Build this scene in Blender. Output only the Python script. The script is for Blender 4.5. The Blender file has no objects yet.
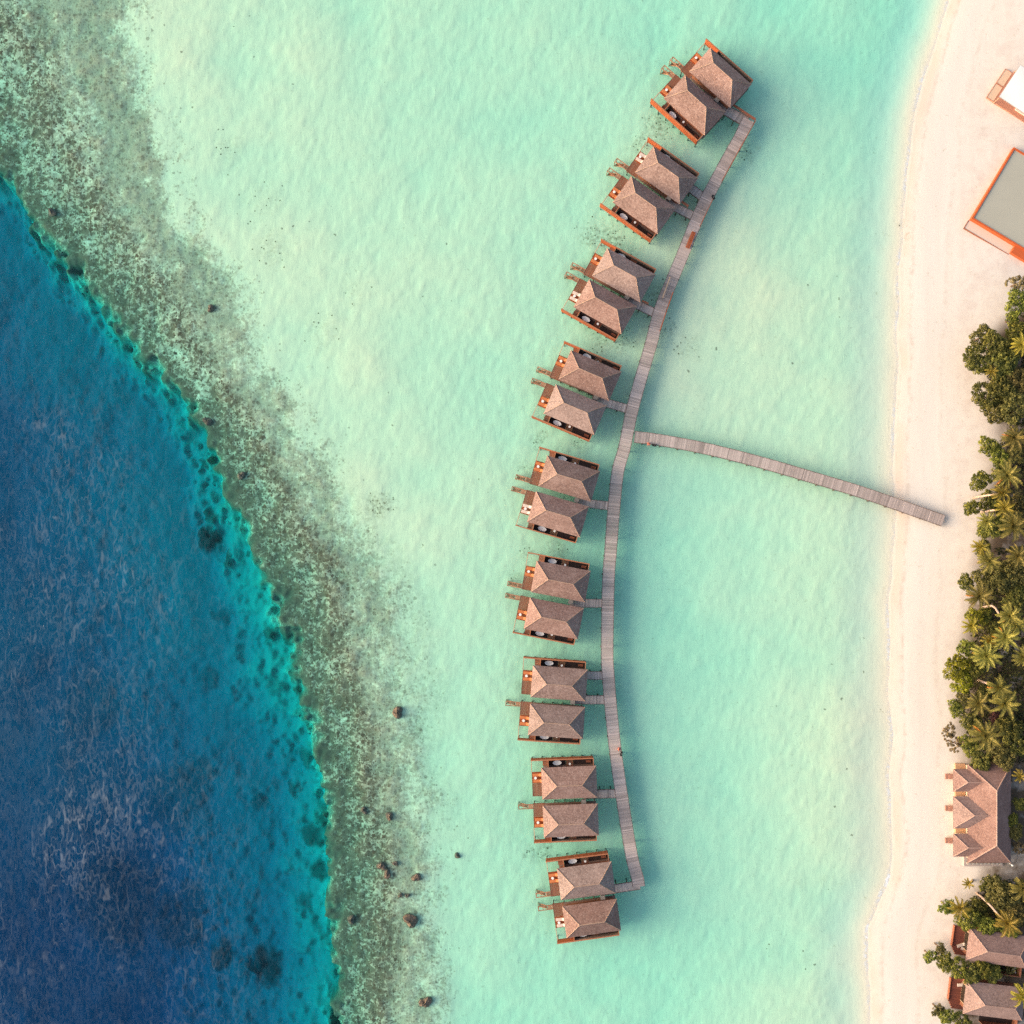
import bpy, math, random
import numpy as np
from mathutils import Vector, Matrix

S = bpy.context.scene
COL = S.collection
R = math.radians

# ------------------------------------------------------------------ camera
CAM_H = 205.0          # metres above the water
K = 0.2                # metres per photo pixel at water level
NX, NY = 548.0, 545.0  # photo pixel straight below the camera
cam_d = bpy.data.cameras.new('camera')
cam = bpy.data.objects.new('camera', cam_d)
COL.objects.link(cam)
cam.location = (0, 0, CAM_H)
cam_d.sensor_width = 36.0
cam_d.sensor_height = 36.0
cam_d.angle = 2 * math.atan(512 * K / CAM_H)
cam_d.shift_x = (512 - NX) / 1024
cam_d.shift_y = -(512 - NY) / 1024
cam_d.clip_start = 1.0
cam_d.clip_end = 12000
S.camera = cam

# ------------------------------------------------------------------ sky, sun, exposure
SUN_EL, SUN_AZ = 12.5, 270.0     # low evening sun in the west (-X)
w = bpy.data.worlds.new('World')
S.world = w
w.use_nodes = True
wn = w.node_tree
wn.nodes.clear()
sky = wn.nodes.new('ShaderNodeTexSky')
sky.sky_type = 'NISHITA'
sky.sun_disc = False
sky.sun_elevation = R(SUN_EL)
sky.sun_rotation = R(SUN_AZ)
sky.air_density = 1.0
sky.dust_density = 5.0
sky.ozone_density = 0.6
bg = wn.nodes.new('ShaderNodeBackground')
bg.inputs['Strength'].default_value = 0.15
wo = wn.nodes.new('ShaderNodeOutputWorld')
wn.links.new(sky.outputs['Color'], bg.inputs['Color'])
wn.links.new(bg.outputs[0], wo.inputs['Surface'])
sd = bpy.data.lights.new('sun', 'SUN')
sd.energy = 2.75
sd.angle = R(66)
sd.color = (1.0, 0.82, 0.67)
sun = bpy.data.objects.new('sun', sd)
COL.objects.link(sun)
to_sun = Vector((-math.cos(R(SUN_EL)), -0.02, math.sin(R(SUN_EL))))
sun.rotation_euler = to_sun.to_track_quat('Z', 'Y').to_euler()
sun.location = (-200, 0, 80)
S.view_settings.view_transform = 'Standard'
S.view_settings.look = 'None'
S.view_settings.gamma = 1.0
S.view_settings.use_curve_mapping = False
S.view_settings.exposure = 1.05
S.cycles.max_bounces = 5
S.cycles.diffuse_bounces = 2
S.cycles.glossy_bounces = 2
S.cycles.transmission_bounces = 3
S.cycles.transparent_max_bounces = 10
S.cycles.caustics_reflective = False
S.cycles.caustics_refractive = False
S.cycles.use_denoising = False
S.cycles.adaptive_threshold = 0.015
S.cycles.sample_clamp_indirect = 4.0
S.cycles.sample_clamp_direct = 12.0

rng = np.random.default_rng(7)
rnd = random.Random(11)


def W(px, py, z=0.0):
    """photo pixel -> world point at height z"""
    k = K * (CAM_H - z) / CAM_H
    return ((px - NX) * k, -(py - NY) * k)


# ------------------------------------------------------------------ helpers
def tag(o, label=None, cat=None, group=None, kind=None):
    if label: o['label'] = label
    if cat: o['category'] = cat
    if group: o['group'] = group
    if kind: o['kind'] = kind
    return o


def empty(name, loc=(0, 0, 0), rz=0.0):
    o = bpy.data.objects.new(name, None)
    o.empty_display_size = 0.5
    COL.objects.link(o)
    o.location = loc
    o.rotation_euler = (0, 0, rz)
    return o


def copy_tree(o, parent=None):
    c = o.copy()
    COL.objects.link(c)
    c.parent = parent
    for ch in list(o.children):
        copy_tree(ch, c)
    return c


class MB:
    """mesh builder: boxes, bars, polygons; a tone per face"""
    def __init__(self):
        self.v, self.f, self.t = [], [], []

    def poly(self, pts, tone=0.5):
        b = len(self.v)
        self.v += [tuple(p) for p in pts]
        self.f.append(tuple(range(b, b + len(pts))))
        self.t.append(tone)

    def box(self, x0, x1, y0, y1, z0, z1, tone=0.5, mtx=None):
        P = [(x0, y0, z0), (x1, y0, z0), (x1, y1, z0), (x0, y1, z0), (x0, y0, z1), (x1, y0, z1), (x1, y1, z1), (x0, y1, z1)]
        if mtx is not None:
            P = [tuple(mtx @ Vector(p)) for p in P]
        b = len(self.v)
        self.v += P
        for q in ((3, 2, 1, 0), (4, 5, 6, 7), (0, 1, 5, 4), (1, 2, 6, 5), (2, 3, 7, 6), (3, 0, 4, 7)):
            self.f.append(tuple(b + i for i in q))
            self.t.append(tone)
        return self

    def bar(self, p, q, r, r2=None, n=8, tone=0.5, cap=True):
        p, q = Vector(p), Vector(q)
        r2 = r if r2 is None else r2
        d = (q - p).normalized()
        a = d.orthogonal().normalized()
        c = d.cross(a)
        b = len(self.v)
        for (o, rr) in ((p, r), (q, r2)):
            for i in range(n):
                th = 2 * math.pi * i / n
                self.v.append(tuple(o + (a * math.cos(th) + c * math.sin(th)) * rr))
        for i in range(n):
            j = (i + 1) % n
            self.f.append((b + i, b + j, b + n + j, b + n + i)); self.t.append(tone)
        if cap:
            self.f.append(tuple(b + i for i in reversed(range(n)))); self.t.append(tone)
            self.f.append(tuple(b + n + i for i in range(n))); self.t.append(tone)
        return self

    def tube(self, pts, radii, n=7, tone=0.5):
        """one continuous bent tube"""
        pts = [Vector(p) for p in pts]
        b = len(self.v)
        for i, p in enumerate(pts):
            d = (pts[min(i + 1, len(pts) - 1)] - pts[max(i - 1, 0)]).normalized()
            a = d.cross(Vector((0.13, 1, 0.07))).normalized()
            c = d.cross(a)
            for k in range(n):
                th = 2 * math.pi * k / n
                self.v.append(tuple(p + (a * math.cos(th) + c * math.sin(th)) * radii[i]))
        for i in range(len(pts) - 1):
            for k in range(n):
                j = (k + 1) % n
                self.f.append((b + i * n + k, b + i * n + j, b + (i + 1) * n + j, b + (i + 1) * n + k)); self.t.append(tone)
        self.f.append(tuple(b + i for i in reversed(range(n)))); self.t.append(tone)
        e = b + (len(pts) - 1) * n
        self.f.append(tuple(e + i for i in range(n))); self.t.append(tone)
        return self

    def build(self, name, mat, parent=None, loc=(0, 0, 0), rz=0.0, smooth=False):
        me = bpy.data.meshes.new(name)
        me.from_pydata(self.v, [], self.f)
        at = me.attributes.new('tone', 'FLOAT', 'FACE')
        at.data.foreach_set('value', np.array(self.t, dtype=np.float32))
        me.materials.append(mat)
        if smooth:
            me.polygons.foreach_set('use_smooth', np.ones(len(me.polygons), dtype=bool))
        me.update()
        o = bpy.data.objects.new(name, me)
        COL.objects.link(o)
        o.parent = parent
        o.location = loc
        o.rotation_euler = (0, 0, rz)
        return o


def bevel(o, wd=0.03, seg=2):
    m = o.modifiers.new('bevel', 'BEVEL')
    m.width = wd
    m.segments = seg
    return o


# ------------------------------------------------------------------ materials
def mat_new(name):
    m = bpy.data.materials.new(name)
    m.use_nodes = True
    nt = m.node_tree
    nt.nodes.clear()
    out = nt.nodes.new('ShaderNodeOutputMaterial')
    return m, nt, out


def N(nt, typ, **kw):
    n = nt.nodes.new(typ)
    for k, v in kw.items():
        if k.startswith('i_'):
            n.inputs[k[2:].replace('_', ' ')].default_value = v
        else:
            setattr(n, k, v)
    return n


def mth(nt, op, a, b=None, c=None, clamp=False):
    n = nt.nodes.new('ShaderNodeMath')
    n.operation = op
    n.use_clamp = clamp
    for i, x in enumerate((a, b, c)):
        if x is None: continue
        if isinstance(x, (int, float)):
            n.inputs[i].default_value = x
        else:
            nt.links.new(x, n.inputs[i])
    return n.outputs[0]


def mixc(nt, fac, a, b, blend='MIX'):
    n = nt.nodes.new('ShaderNodeMix')
    n.data_type = 'RGBA'
    n.blend_type = blend
    for sock, x in ((n.inputs[0], fac), (n.inputs[6], a), (n.inputs[7], b)):
        if isinstance(x, (int, float)):
            sock.default_value = x
        elif isinstance(x, tuple):
            sock.default_value = (*x, 1) if len(x) == 3 else x
        else:
            nt.links.new(x, sock)
    return n.outputs[2]


def ramp(nt, fac, stops, interp='LINEAR'):
    n = nt.nodes.new('ShaderNodeValToRGB')
    n.color_ramp.interpolation = interp
    e = n.color_ramp.elements
    while len(e) < len(stops): e.new(0.5)
    for el, (p, c) in zip(e, stops):
        el.position = p
        el.color = (c, c, c, 1) if isinstance(c, (int, float)) else (*c, 1)
    nt.links.new(fac, n.inputs[0])
    return n.outputs[0]


def obj_pos(nt, scale=None, world=True, rot=None):
    g = nt.nodes.new('ShaderNodeNewGeometry' if world else 'ShaderNodeTexCoord')
    s = g.outputs['Position' if world else 'Object']
    if scale is None and rot is None: return s
    m = nt.nodes.new('ShaderNodeMapping')
    if scale: m.inputs['Scale'].default_value = scale
    if rot: m.inputs['Rotation'].default_value = rot
    nt.links.new(s, m.inputs['Vector'])
    return m.outputs[0]


def noise(nt, vec, scale, detail=4.0, rough=0.55, dist=0.0):
    n = N(nt, 'ShaderNodeTexNoise')
    n.inputs['Scale'].default_value = scale
    n.inputs['Detail'].default_value = detail
    n.inputs['Roughness'].default_value = rough
    n.inputs['Distortion'].default_value = dist
    nt.links.new(vec, n.inputs['Vector'])
    return n.outputs['Fac']


def attr(nt, name):
    a = nt.nodes.new('ShaderNodeAttribute')
    a.attribute_name = name
    return a.outputs['Fac']


def bump(nt, h, strength=0.5, dist=0.05):
    b = nt.nodes.new('ShaderNodeBump')
    b.inputs['Strength'].default_value = strength
    b.inputs['Distance'].default_value = dist
    nt.links.new(h, b.inputs['Height'])
    return b.outputs[0]


def principled(nt, out, color, rough=0.8, normal=None, spec=0.3, metallic=0.0):
    p = nt.nodes.new('ShaderNodeBsdfPrincipled')
    if isinstance(color, tuple):
        p.inputs['Base Color'].default_value = (*color, 1)
    else:
        nt.links.new(color, p.inputs['Base Color'])
    p.inputs['Roughness'].default_value = rough
    p.inputs['Specular IOR Level'].default_value = spec
    p.inputs['Metallic'].default_value = metallic
    if normal is not None: nt.links.new(normal, p.inputs['Normal'])
    nt.links.new(p.outputs[0], out.inputs['Surface'])
    return p


def wood(name, col, var=0.5, fine=14.0, rough=0.75, world=True):
    """weathered board material; the tone attribute tells one board from the next"""
    m, nt, out = mat_new(name)
    pos = obj_pos(nt, world=False)
    n1 = noise(nt, pos, fine, 5, 0.65)
    n2 = noise(nt, obj_pos(nt), 0.35, 3, 0.5)
    t = attr(nt, 'tone')
    f = mth(nt, 'ADD', mth(nt, 'MULTIPLY', mth(nt, 'SUBTRACT', t, 0.5), var * 1.6),
            mth(nt, 'ADD', mth(nt, 'MULTIPLY', mth(nt, 'SUBTRACT', n1, 0.5), 0.9 * var), mth(nt, 'MULTIPLY', mth(nt, 'SUBTRACT', n2, 0.5), var)))
    f = mth(nt, 'ADD', f, 1.0)
    c = mixc(nt, 1.0, col, f, 'MULTIPLY')
    principled(nt, out, c, rough, bump(nt, n1, 0.4, 0.02))
    return m


def plain(name, col, rough=0.7, var=0.15, scale=3.0, spec=0.3):
    m, nt, out = mat_new(name)
    n1 = noise(nt, obj_pos(nt), scale, 4, 0.6)
    f = mth(nt, 'ADD', mth(nt, 'MULTIPLY', mth(nt, 'SUBTRACT', n1, 0.5), 2 * var), 1.0)
    principled(nt, out, mixc(nt, 1.0, col, f, 'MULTIPLY'), rough, bump(nt, n1, 0.2, 0.02), spec)
    return m


def shingle(name, col, light, dark):
    """old wooden shakes: speckled, courses running round the roof"""
    m, nt, out = mat_new(name)
    pos = obj_pos(nt)
    v = N(nt, 'ShaderNodeTexVoronoi')
    v.inputs['Scale'].default_value = 4.6
    nt.links.new(obj_pos(nt, (1, 1, 1.3)), v.inputs['Vector'])
    sep = N(nt, 'ShaderNodeSeparateColor')
    nt.links.new(v.outputs['Color'], sep.inputs[0])
    n1 = noise(nt, pos, 2.2, 6, 0.75)
    n2 = noise(nt, pos, 0.35, 3, 0.5)
    # shake courses follow height
    sx = N(nt, 'ShaderNodeSeparateXYZ')
    nt.links.new(pos, sx.inputs[0])
    saw = mth(nt, 'FRACT', mth(nt, 'ADD', mth(nt, 'MULTIPLY', sx.outputs[2], 4.2), mth(nt, 'MULTIPLY', n1, 0.5)))
    c = mixc(nt, ramp(nt, sep.outputs[0], [(0.30, 0.0), (0.62, 0.22), (0.90, 0.75)]), col, light)
    c = mixc(nt, ramp(nt, sep.outputs[1], [(0.55, 0.0), (0.95, 0.65)]), c, dark)
    f = mth(nt, 'ADD', mth(nt, 'ADD', mth(nt, 'MULTIPLY', mth(nt, 'SUBTRACT', n1, 0.5), 0.9), mth(nt, 'MULTIPLY', mth(nt, 'SUBTRACT', n2, 0.5), 0.5)), 1.0)
    c = mixc(nt, 1.0, c, f, 'MULTIPLY')
    oi = N(nt, 'ShaderNodeObjectInfo')
    hs = N(nt, 'ShaderNodeHueSaturation')
    nt.links.new(mth(nt, 'ADD', 0.86, mth(nt, 'MULTIPLY', oi.outputs['Random'], 0.26)), hs.inputs['Value'])
    nt.links.new(mth(nt, 'ADD', 0.80, mth(nt, 'MULTIPLY', mth(nt, 'FRACT', mth(nt, 'MULTIPLY', oi.outputs['Random'], 7.3)), 0.35)), hs.inputs['Saturation'])
    nt.links.new(c, hs.inputs['Color'])
    c = mixc(nt, ramp(nt, n2, [(0.55, 0.0), (0.72, 0.35)]), hs.outputs[0], light)
    h = mth(nt, 'ADD', mth(nt, 'ADD', mth(nt, 'MULTIPLY', saw, 0.5), n1), mth(nt, 'MULTIPLY', sep.outputs[2], 0.5))
    principled(nt, out, c, 0.95, bump(nt, h, 0.28, 0.03), 0.15)
    return m


def foliage(name, c_dark, c_mid, c_light):
    m, nt, out = mat_new(name)
    t = attr(nt, 'tone')
    n1 = noise(nt, obj_pos(nt), 0.9, 3, 0.5)
    oi = N(nt, 'ShaderNodeObjectInfo')
    f = mth(nt, 'ADD', mth(nt, 'MULTIPLY', t, 0.7), mth(nt, 'MULTIPLY', n1, 0.3))
    c = ramp(nt, f, [(0.15, c_dark), (0.5, c_mid), (0.85, c_light)])
    hsv = N(nt, 'ShaderNodeHueSaturation')
    nt.links.new(c, hsv.inputs['Color'])
    nt.links.new(mth(nt, 'ADD', mth(nt, 'MULTIPLY', oi.outputs['Random'], 0.03), 0.485), hsv.inputs['Hue'])
    nt.links.new(mth(nt, 'ADD', mth(nt, 'MULTIPLY', oi.outputs['Random'], 0.4), 0.8), hsv.inputs['Value'])
    d = N(nt, 'ShaderNodeBsdfPrincipled')
    nt.links.new(hsv.outputs[0], d.inputs['Base Color'])
    d.inputs['Roughness'].default_value = 0.55
    d.inputs['Specular IOR Level'].default_value = 0.3
    tr = N(nt, 'ShaderNodeBsdfTranslucent')
    nt.links.new(hsv.outputs[0], tr.inputs['Color'])
    mx = N(nt, 'ShaderNodeMixShader')
    mx.inputs[0].default_value = 0.3
    nt.links.new(d.outputs[0], mx.inputs[1])
    nt.links.new(tr.outputs[0], mx.inputs[2])
    nt.links.new(mx.outputs[0], out.inputs['Surface'])
    return m


M = {}
M['shake'] = shingle('shake_roof', (0.285, 0.187, 0.165), (0.40, 0.29, 0.262), (0.175, 0.112, 0.10))
M['shake_land'] = shingle('shake_roof_land', (0.275, 0.170, 0.15), (0.345, 0.23, 0.205), (0.195, 0.118, 0.105))
M['ridge'] = wood('ridge_boards', (0.40, 0.27, 0.21), 0.3)
M['ridge_pink'] = wood('ridge_tiles', (0.38, 0.25, 0.215), 0.2)
M['grey_board'] = wood('weathered_grey_boards', (0.44, 0.365, 0.345), 0.42)
M['grey_beam'] = wood('weathered_beam', (0.20, 0.135, 0.11), 0.4)
M['red_board'] = wood('red_stained_boards', (0.30, 0.105, 0.06), 0.4)
M['orange_board'] = wood('orange_stained_boards', (0.36, 0.088, 0.032), 0.3)
M['brown_board'] = wood('brown_stained_boards', (0.25, 0.10, 0.062), 0.4)
M['pale_board'] = wood('pale_sawn_boards', (0.52, 0.36, 0.24), 0.3)
M['beige_wall'] = plain('beige_bath_wall', (0.42, 0.34, 0.28), 0.8, 0.2)
M['black_stone'] = plain('black_stone_floor', (0.045, 0.030, 0.026), 0.5, 0.3)
M['white_enamel'] = plain('white_enamel', (0.90, 0.91, 0.92), 0.3, 0.02, 3, 0.5)
M['cushion_pale'] = plain('pale_cushion', (0.74, 0.62, 0.55), 0.9, 0.08)
M['cushion_orange'] = plain('orange_cushion', (0.58, 0.20, 0.08), 0.9, 0.1)
M['white_cloth'] = plain('white_canvas', (0.80, 0.80, 0.80), 0.8, 0.04, 0.6)
M['grey_metal'] = plain('grey_cabinet', (0.40, 0.37, 0.35), 0.5, 0.1)
M['black_paint'] = plain('black_plastic', (0.015, 0.015, 0.017), 0.5, 0.2)
M['pile'] = wood('wet_timber_pile', (0.10, 0.07, 0.055), 0.4)
M['net'] = plain('hammock_net_rope', (0.30, 0.33, 0.28), 0.9, 0.1)
M['plaster'] = plain('cream_plaster', (0.62, 0.48, 0.38), 0.85, 0.08)
M['court'] = plain('grey_green_court', (0.42, 0.415, 0.355), 0.85, 0.07, 0.25)
M['terracotta'] = wood('terracotta_deck', (0.55, 0.25, 0.17), 0.2)
M['rim_orange'] = plain('orange_rim', (0.55, 0.115, 0.035), 0.7, 0.06, 0.5)
M['sand_mat'] = plain('sandy_mat', (0.72, 0.52, 0.38), 0.95, 0.08)
M['terrace_pale'] = plain('pale_terrace', (0.72, 0.58, 0.49), 0.9, 0.06)
M['rock'] = plain('reef_rock', (0.17, 0.13, 0.10), 0.95, 0.9, 2.6)
M['bark'] = plain('palm_bark', (0.52, 0.38, 0.31), 0.9, 0.25, 4.0)
M['bark_dark'] = plain('tree_bark', (0.16, 0.11, 0.08), 0.9, 0.3, 3.0)
M['skin'] = plain('skin', (0.42, 0.24, 0.16), 0.6, 0.05)
M['coral_shirt'] = plain('coral_shirt', (0.80, 0.22, 0.16), 0.9, 0.1)
M['dark_cloth'] = plain('dark_trousers', (0.08, 0.06, 0.07), 0.9, 0.1)
M['hair'] = plain('black_hair', (0.02, 0.015, 0.012), 0.6, 0.1)
M['fol_dark'] = foliage('foliage_dark', (0.046, 0.056, 0.013), (0.130, 0.138, 0.029), (0.33, 0.30, 0.062))
M['fol_green'] = foliage('foliage_green', (0.045, 0.062, 0.011), (0.165, 0.18, 0.028), (0.42, 0.40, 0.065))
M['fol_bright'] = foliage('foliage_bright', (0.09, 0.10, 0.010), (0.25, 0.26, 0.018), (0.46, 0.43, 0.035))
M['fol_olive'] = foliage('foliage_olive', (0.050, 0.052, 0.016), (0.145, 0.135, 0.036), (0.30, 0.25, 0.075))
M['fol_brown'] = foliage('foliage_brown', (0.12, 0.09, 0.045), (0.26, 0.20, 0.09), (0.42, 0.33, 0.17))
M['fol_purple'] = foliage('foliage_purple', (0.05, 0.025, 0.022), (0.12, 0.05, 0.045), (0.22, 0.10, 0.07))
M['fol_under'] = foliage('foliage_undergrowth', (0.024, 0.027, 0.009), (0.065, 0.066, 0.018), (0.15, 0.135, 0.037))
M['frond'] = foliage('palm_frond', (0.050, 0.056, 0.015), (0.185, 0.175, 0.038), (0.50, 0.40, 0.10))
M['frond_yellow'] = foliage('palm_frond_yellow', (0.09, 0.088, 0.016), (0.28, 0.235, 0.03), (0.52, 0.38, 0.08))
M['frond_dry'] = foliage('palm_frond_dry', (0.20, 0.09, 0.02), (0.42, 0.17, 0.03), (0.55, 0.26, 0.06))

# ------------------------------------------------------------------ terrain: sea floor, reef, beach
def vnoise(x, y, cell, seed):
    """smooth value noise in 0..1"""
    g = np.random.default_rng(seed).random((257, 257))
    u, v = x / cell + 1000.0, y / cell + 1000.0
    i, j = np.floor(u).astype(int), np.floor(v).astype(int)
    fu, fv = u - i, v - j
    fu, fv = fu * fu * (3 - 2 * fu), fv * fv * (3 - 2 * fv)
    a, b = g[i % 257, j % 257], g[(i + 1) % 257, j % 257]
    c, d = g[i % 257, (j + 1) % 257], g[(i + 1) % 257, (j + 1) % 257]
    return (a * (1 - fu) + b * fu) * (1 - fv) + (c * (1 - fu) + d * fu) * fv


def fbm(x, y, cell, seed, octs=4):
    s, a, t = 0, 1.0, 0
    for o in range(octs):
        s = s + a * vnoise(x, y, cell / 2 ** o, seed + o)
        t += a
        a *= 0.5
    return s / t


def smooth(a, b, x):
    t = np.clip((x - a) / (b - a), 0, 1)
    return t * t * (3 - 2 * t)


OUT = [(-300, -420), (-110, -10), (0, 156), (39, 211), (62, 246), (98, 289), (125, 320), (156, 359), (187, 394), (199, 402), (223, 452), (250, 519), (285, 583), (300, 638), (314, 706), (331, 757), (337, 785), (341, 838), (343, 896), (349, 955), (352, 1013), (356, 1200), (380, 1700)]
INN = [(60, -420), (117, 0), (133, 78), (156, 137), (162, 195), (184, 234), (221, 266), (234, 313), (254, 371), (273, 379), (293, 405), (314, 450), (341, 518), (369, 553), (386, 587), (389, 655), (403, 689), (410, 740), (418, 800), (425, 850), (423, 896), (417, 940), (428, 999), (435, 1200), (460, 1700)]
SHORE = [(1100, -420), (960, -60), (949, 3), (929, 60), (915, 115), (907, 170), (903, 224), (899, 273), (897, 400), (893, 470), (895, 495), (896, 520), (892, 560), (889, 620), (889, 700), (893, 732), (890, 763), (891.5, 795), (891.5, 858), (889, 880), (880, 902), (870, 928), (868, 960), (871, 1016), (880, 1200), (900, 1700)]


def line_x(pts, y):
    p = np.array(pts, float)
    return np.interp(y, p[:, 1], p[:, 0])


LAG = np.array([(150, 60, .75), (250, 100, .85), (400, 100, 1.0), (500, 60, 1.2), (600, 40, 1.3), (680, 20, 1.45), (800, 60, 1.5), (880, 30, 1.6), (760, 130, 1.5),
    (850, 150, 1.45), (870, 240, 1.1), (750, 250, .58), (700, 220, .62), (820, 200, 1.1), (700, 330, .55), (760, 400, .75), (830, 330, .8), (840, 430, .65),
    (560, 120, 1.1), (500, 200, .95), (400, 250, .85), (300, 250, .75), (350, 350, .8), (450, 350, 1.0), (500, 400, 1.1), (550, 330, 1.05), (430, 480, .75),
    (480, 520, .95), (480, 620, 1.1), (470, 700, 1.2), (450, 800, 1.15), (470, 900, 1.2), (500, 980, 1.4), (600, 980, 1.5), (560, 820, 1.5), (650, 600, 1.7),
    (630, 520, 1.6), (660, 480, 1.4), (720, 520, 1.3), (760, 600, 1.12), (820, 560, .85), (800, 480, 1.0), (850, 520, .58), (720, 700, 1.4), (800, 700, .8),
    (860, 700, .42), (690, 800, 1.5), (760, 820, 1.0), (840, 820, .52), (700, 900, 1.55), (780, 950, 1.05), (820, 1000, .8), (640, 900, 1.6), (650, 720, 1.65),
    (560, 600, 1.4), (540, 450, 1.2), (590, 250, 1.0), (640, 180, 1.1), (600, 300, 1.1)])

BOMMIES = [(188, 538, 17, 1.0), (214, 560, 10, .9), (197, 512, 9, .9), (191, 462, 7, .9), (198, 476, 5, .7), (216, 484, 7, .9), (133, 371, 7, .9), (180, 394, 6, .8), (136, 356, 5, .8), (172, 380, 5, .8),
    (258, 636, 10, .8), (281, 640, 9, .9), (284, 617, 6, .9), (290, 600, 5, .9), (237, 553, 5, .8), (251, 557, 4, .8), (240, 1003, 22, .9), (185, 1000, 18, .7), (300, 845, 16, .8), (237, 822, 11, .5),
    (277, 803, 8, .7), (290, 922, 12, .6), (310, 885, 13, .8), (292, 768, 14, .7), (180, 688, 14, .45), (200, 620, 10, .4), (262, 690, 12, .5), (300, 700, 12, .9), (318, 755, 12, .9), (322, 790, 9, .9), (318, 830, 8, .9),
    (326, 870, 8, .8), (330, 915, 9, .9), (322, 945, 8, .8), (334, 985, 9, .9), (120, 300, 8, .8), (60, 260, 6, .7), (25, 215, 8, .8), (130, 830, 42, .35), (60, 950, 60, .4), (160, 800, 25, .4), (130, 970, 35, .5), (150, 940, 22, .4), (40, 720, 40, .3)]
ALGAE = [(610, 238, 16, .55), (590, 232, 12, .5), (600, 262, 12, .45), (655, 128, 16, .5), (640, 140, 12, .4), (672, 158, 9, .4), (620, 340, 14, .35), (600, 345, 12, .35), (588, 330, 10, .3), (545, 440, 9, .35), (530, 470, 8, .35), (540, 445, 9, .3), (668, 330, 10, .4),
    (655, 290, 10, .4), (515, 580, 8, .35), (560, 550, 10, .35), (525, 550, 7, .35), (520, 690, 7, .3), (545, 850, 10, .45), (530, 855, 8, .35), (380, 505, 10, .7), (750, 150, 8, .35), (690, 345, 14, .2), (580, 445, 8, .3), (630, 250, 10, .3), (260, 200, 22, .12), (270, 250, 18, .22), (320, 330, 22, .14), (230, 150, 16, .18), (350, 290, 14, .12),
    (902, 222, 5, .3), (903, 238, 4, .35), (800, 884, 10, .12), (825, 880, 6, .16), (770, 950, 7, .14), (805, 960, 9, .10)]


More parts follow.
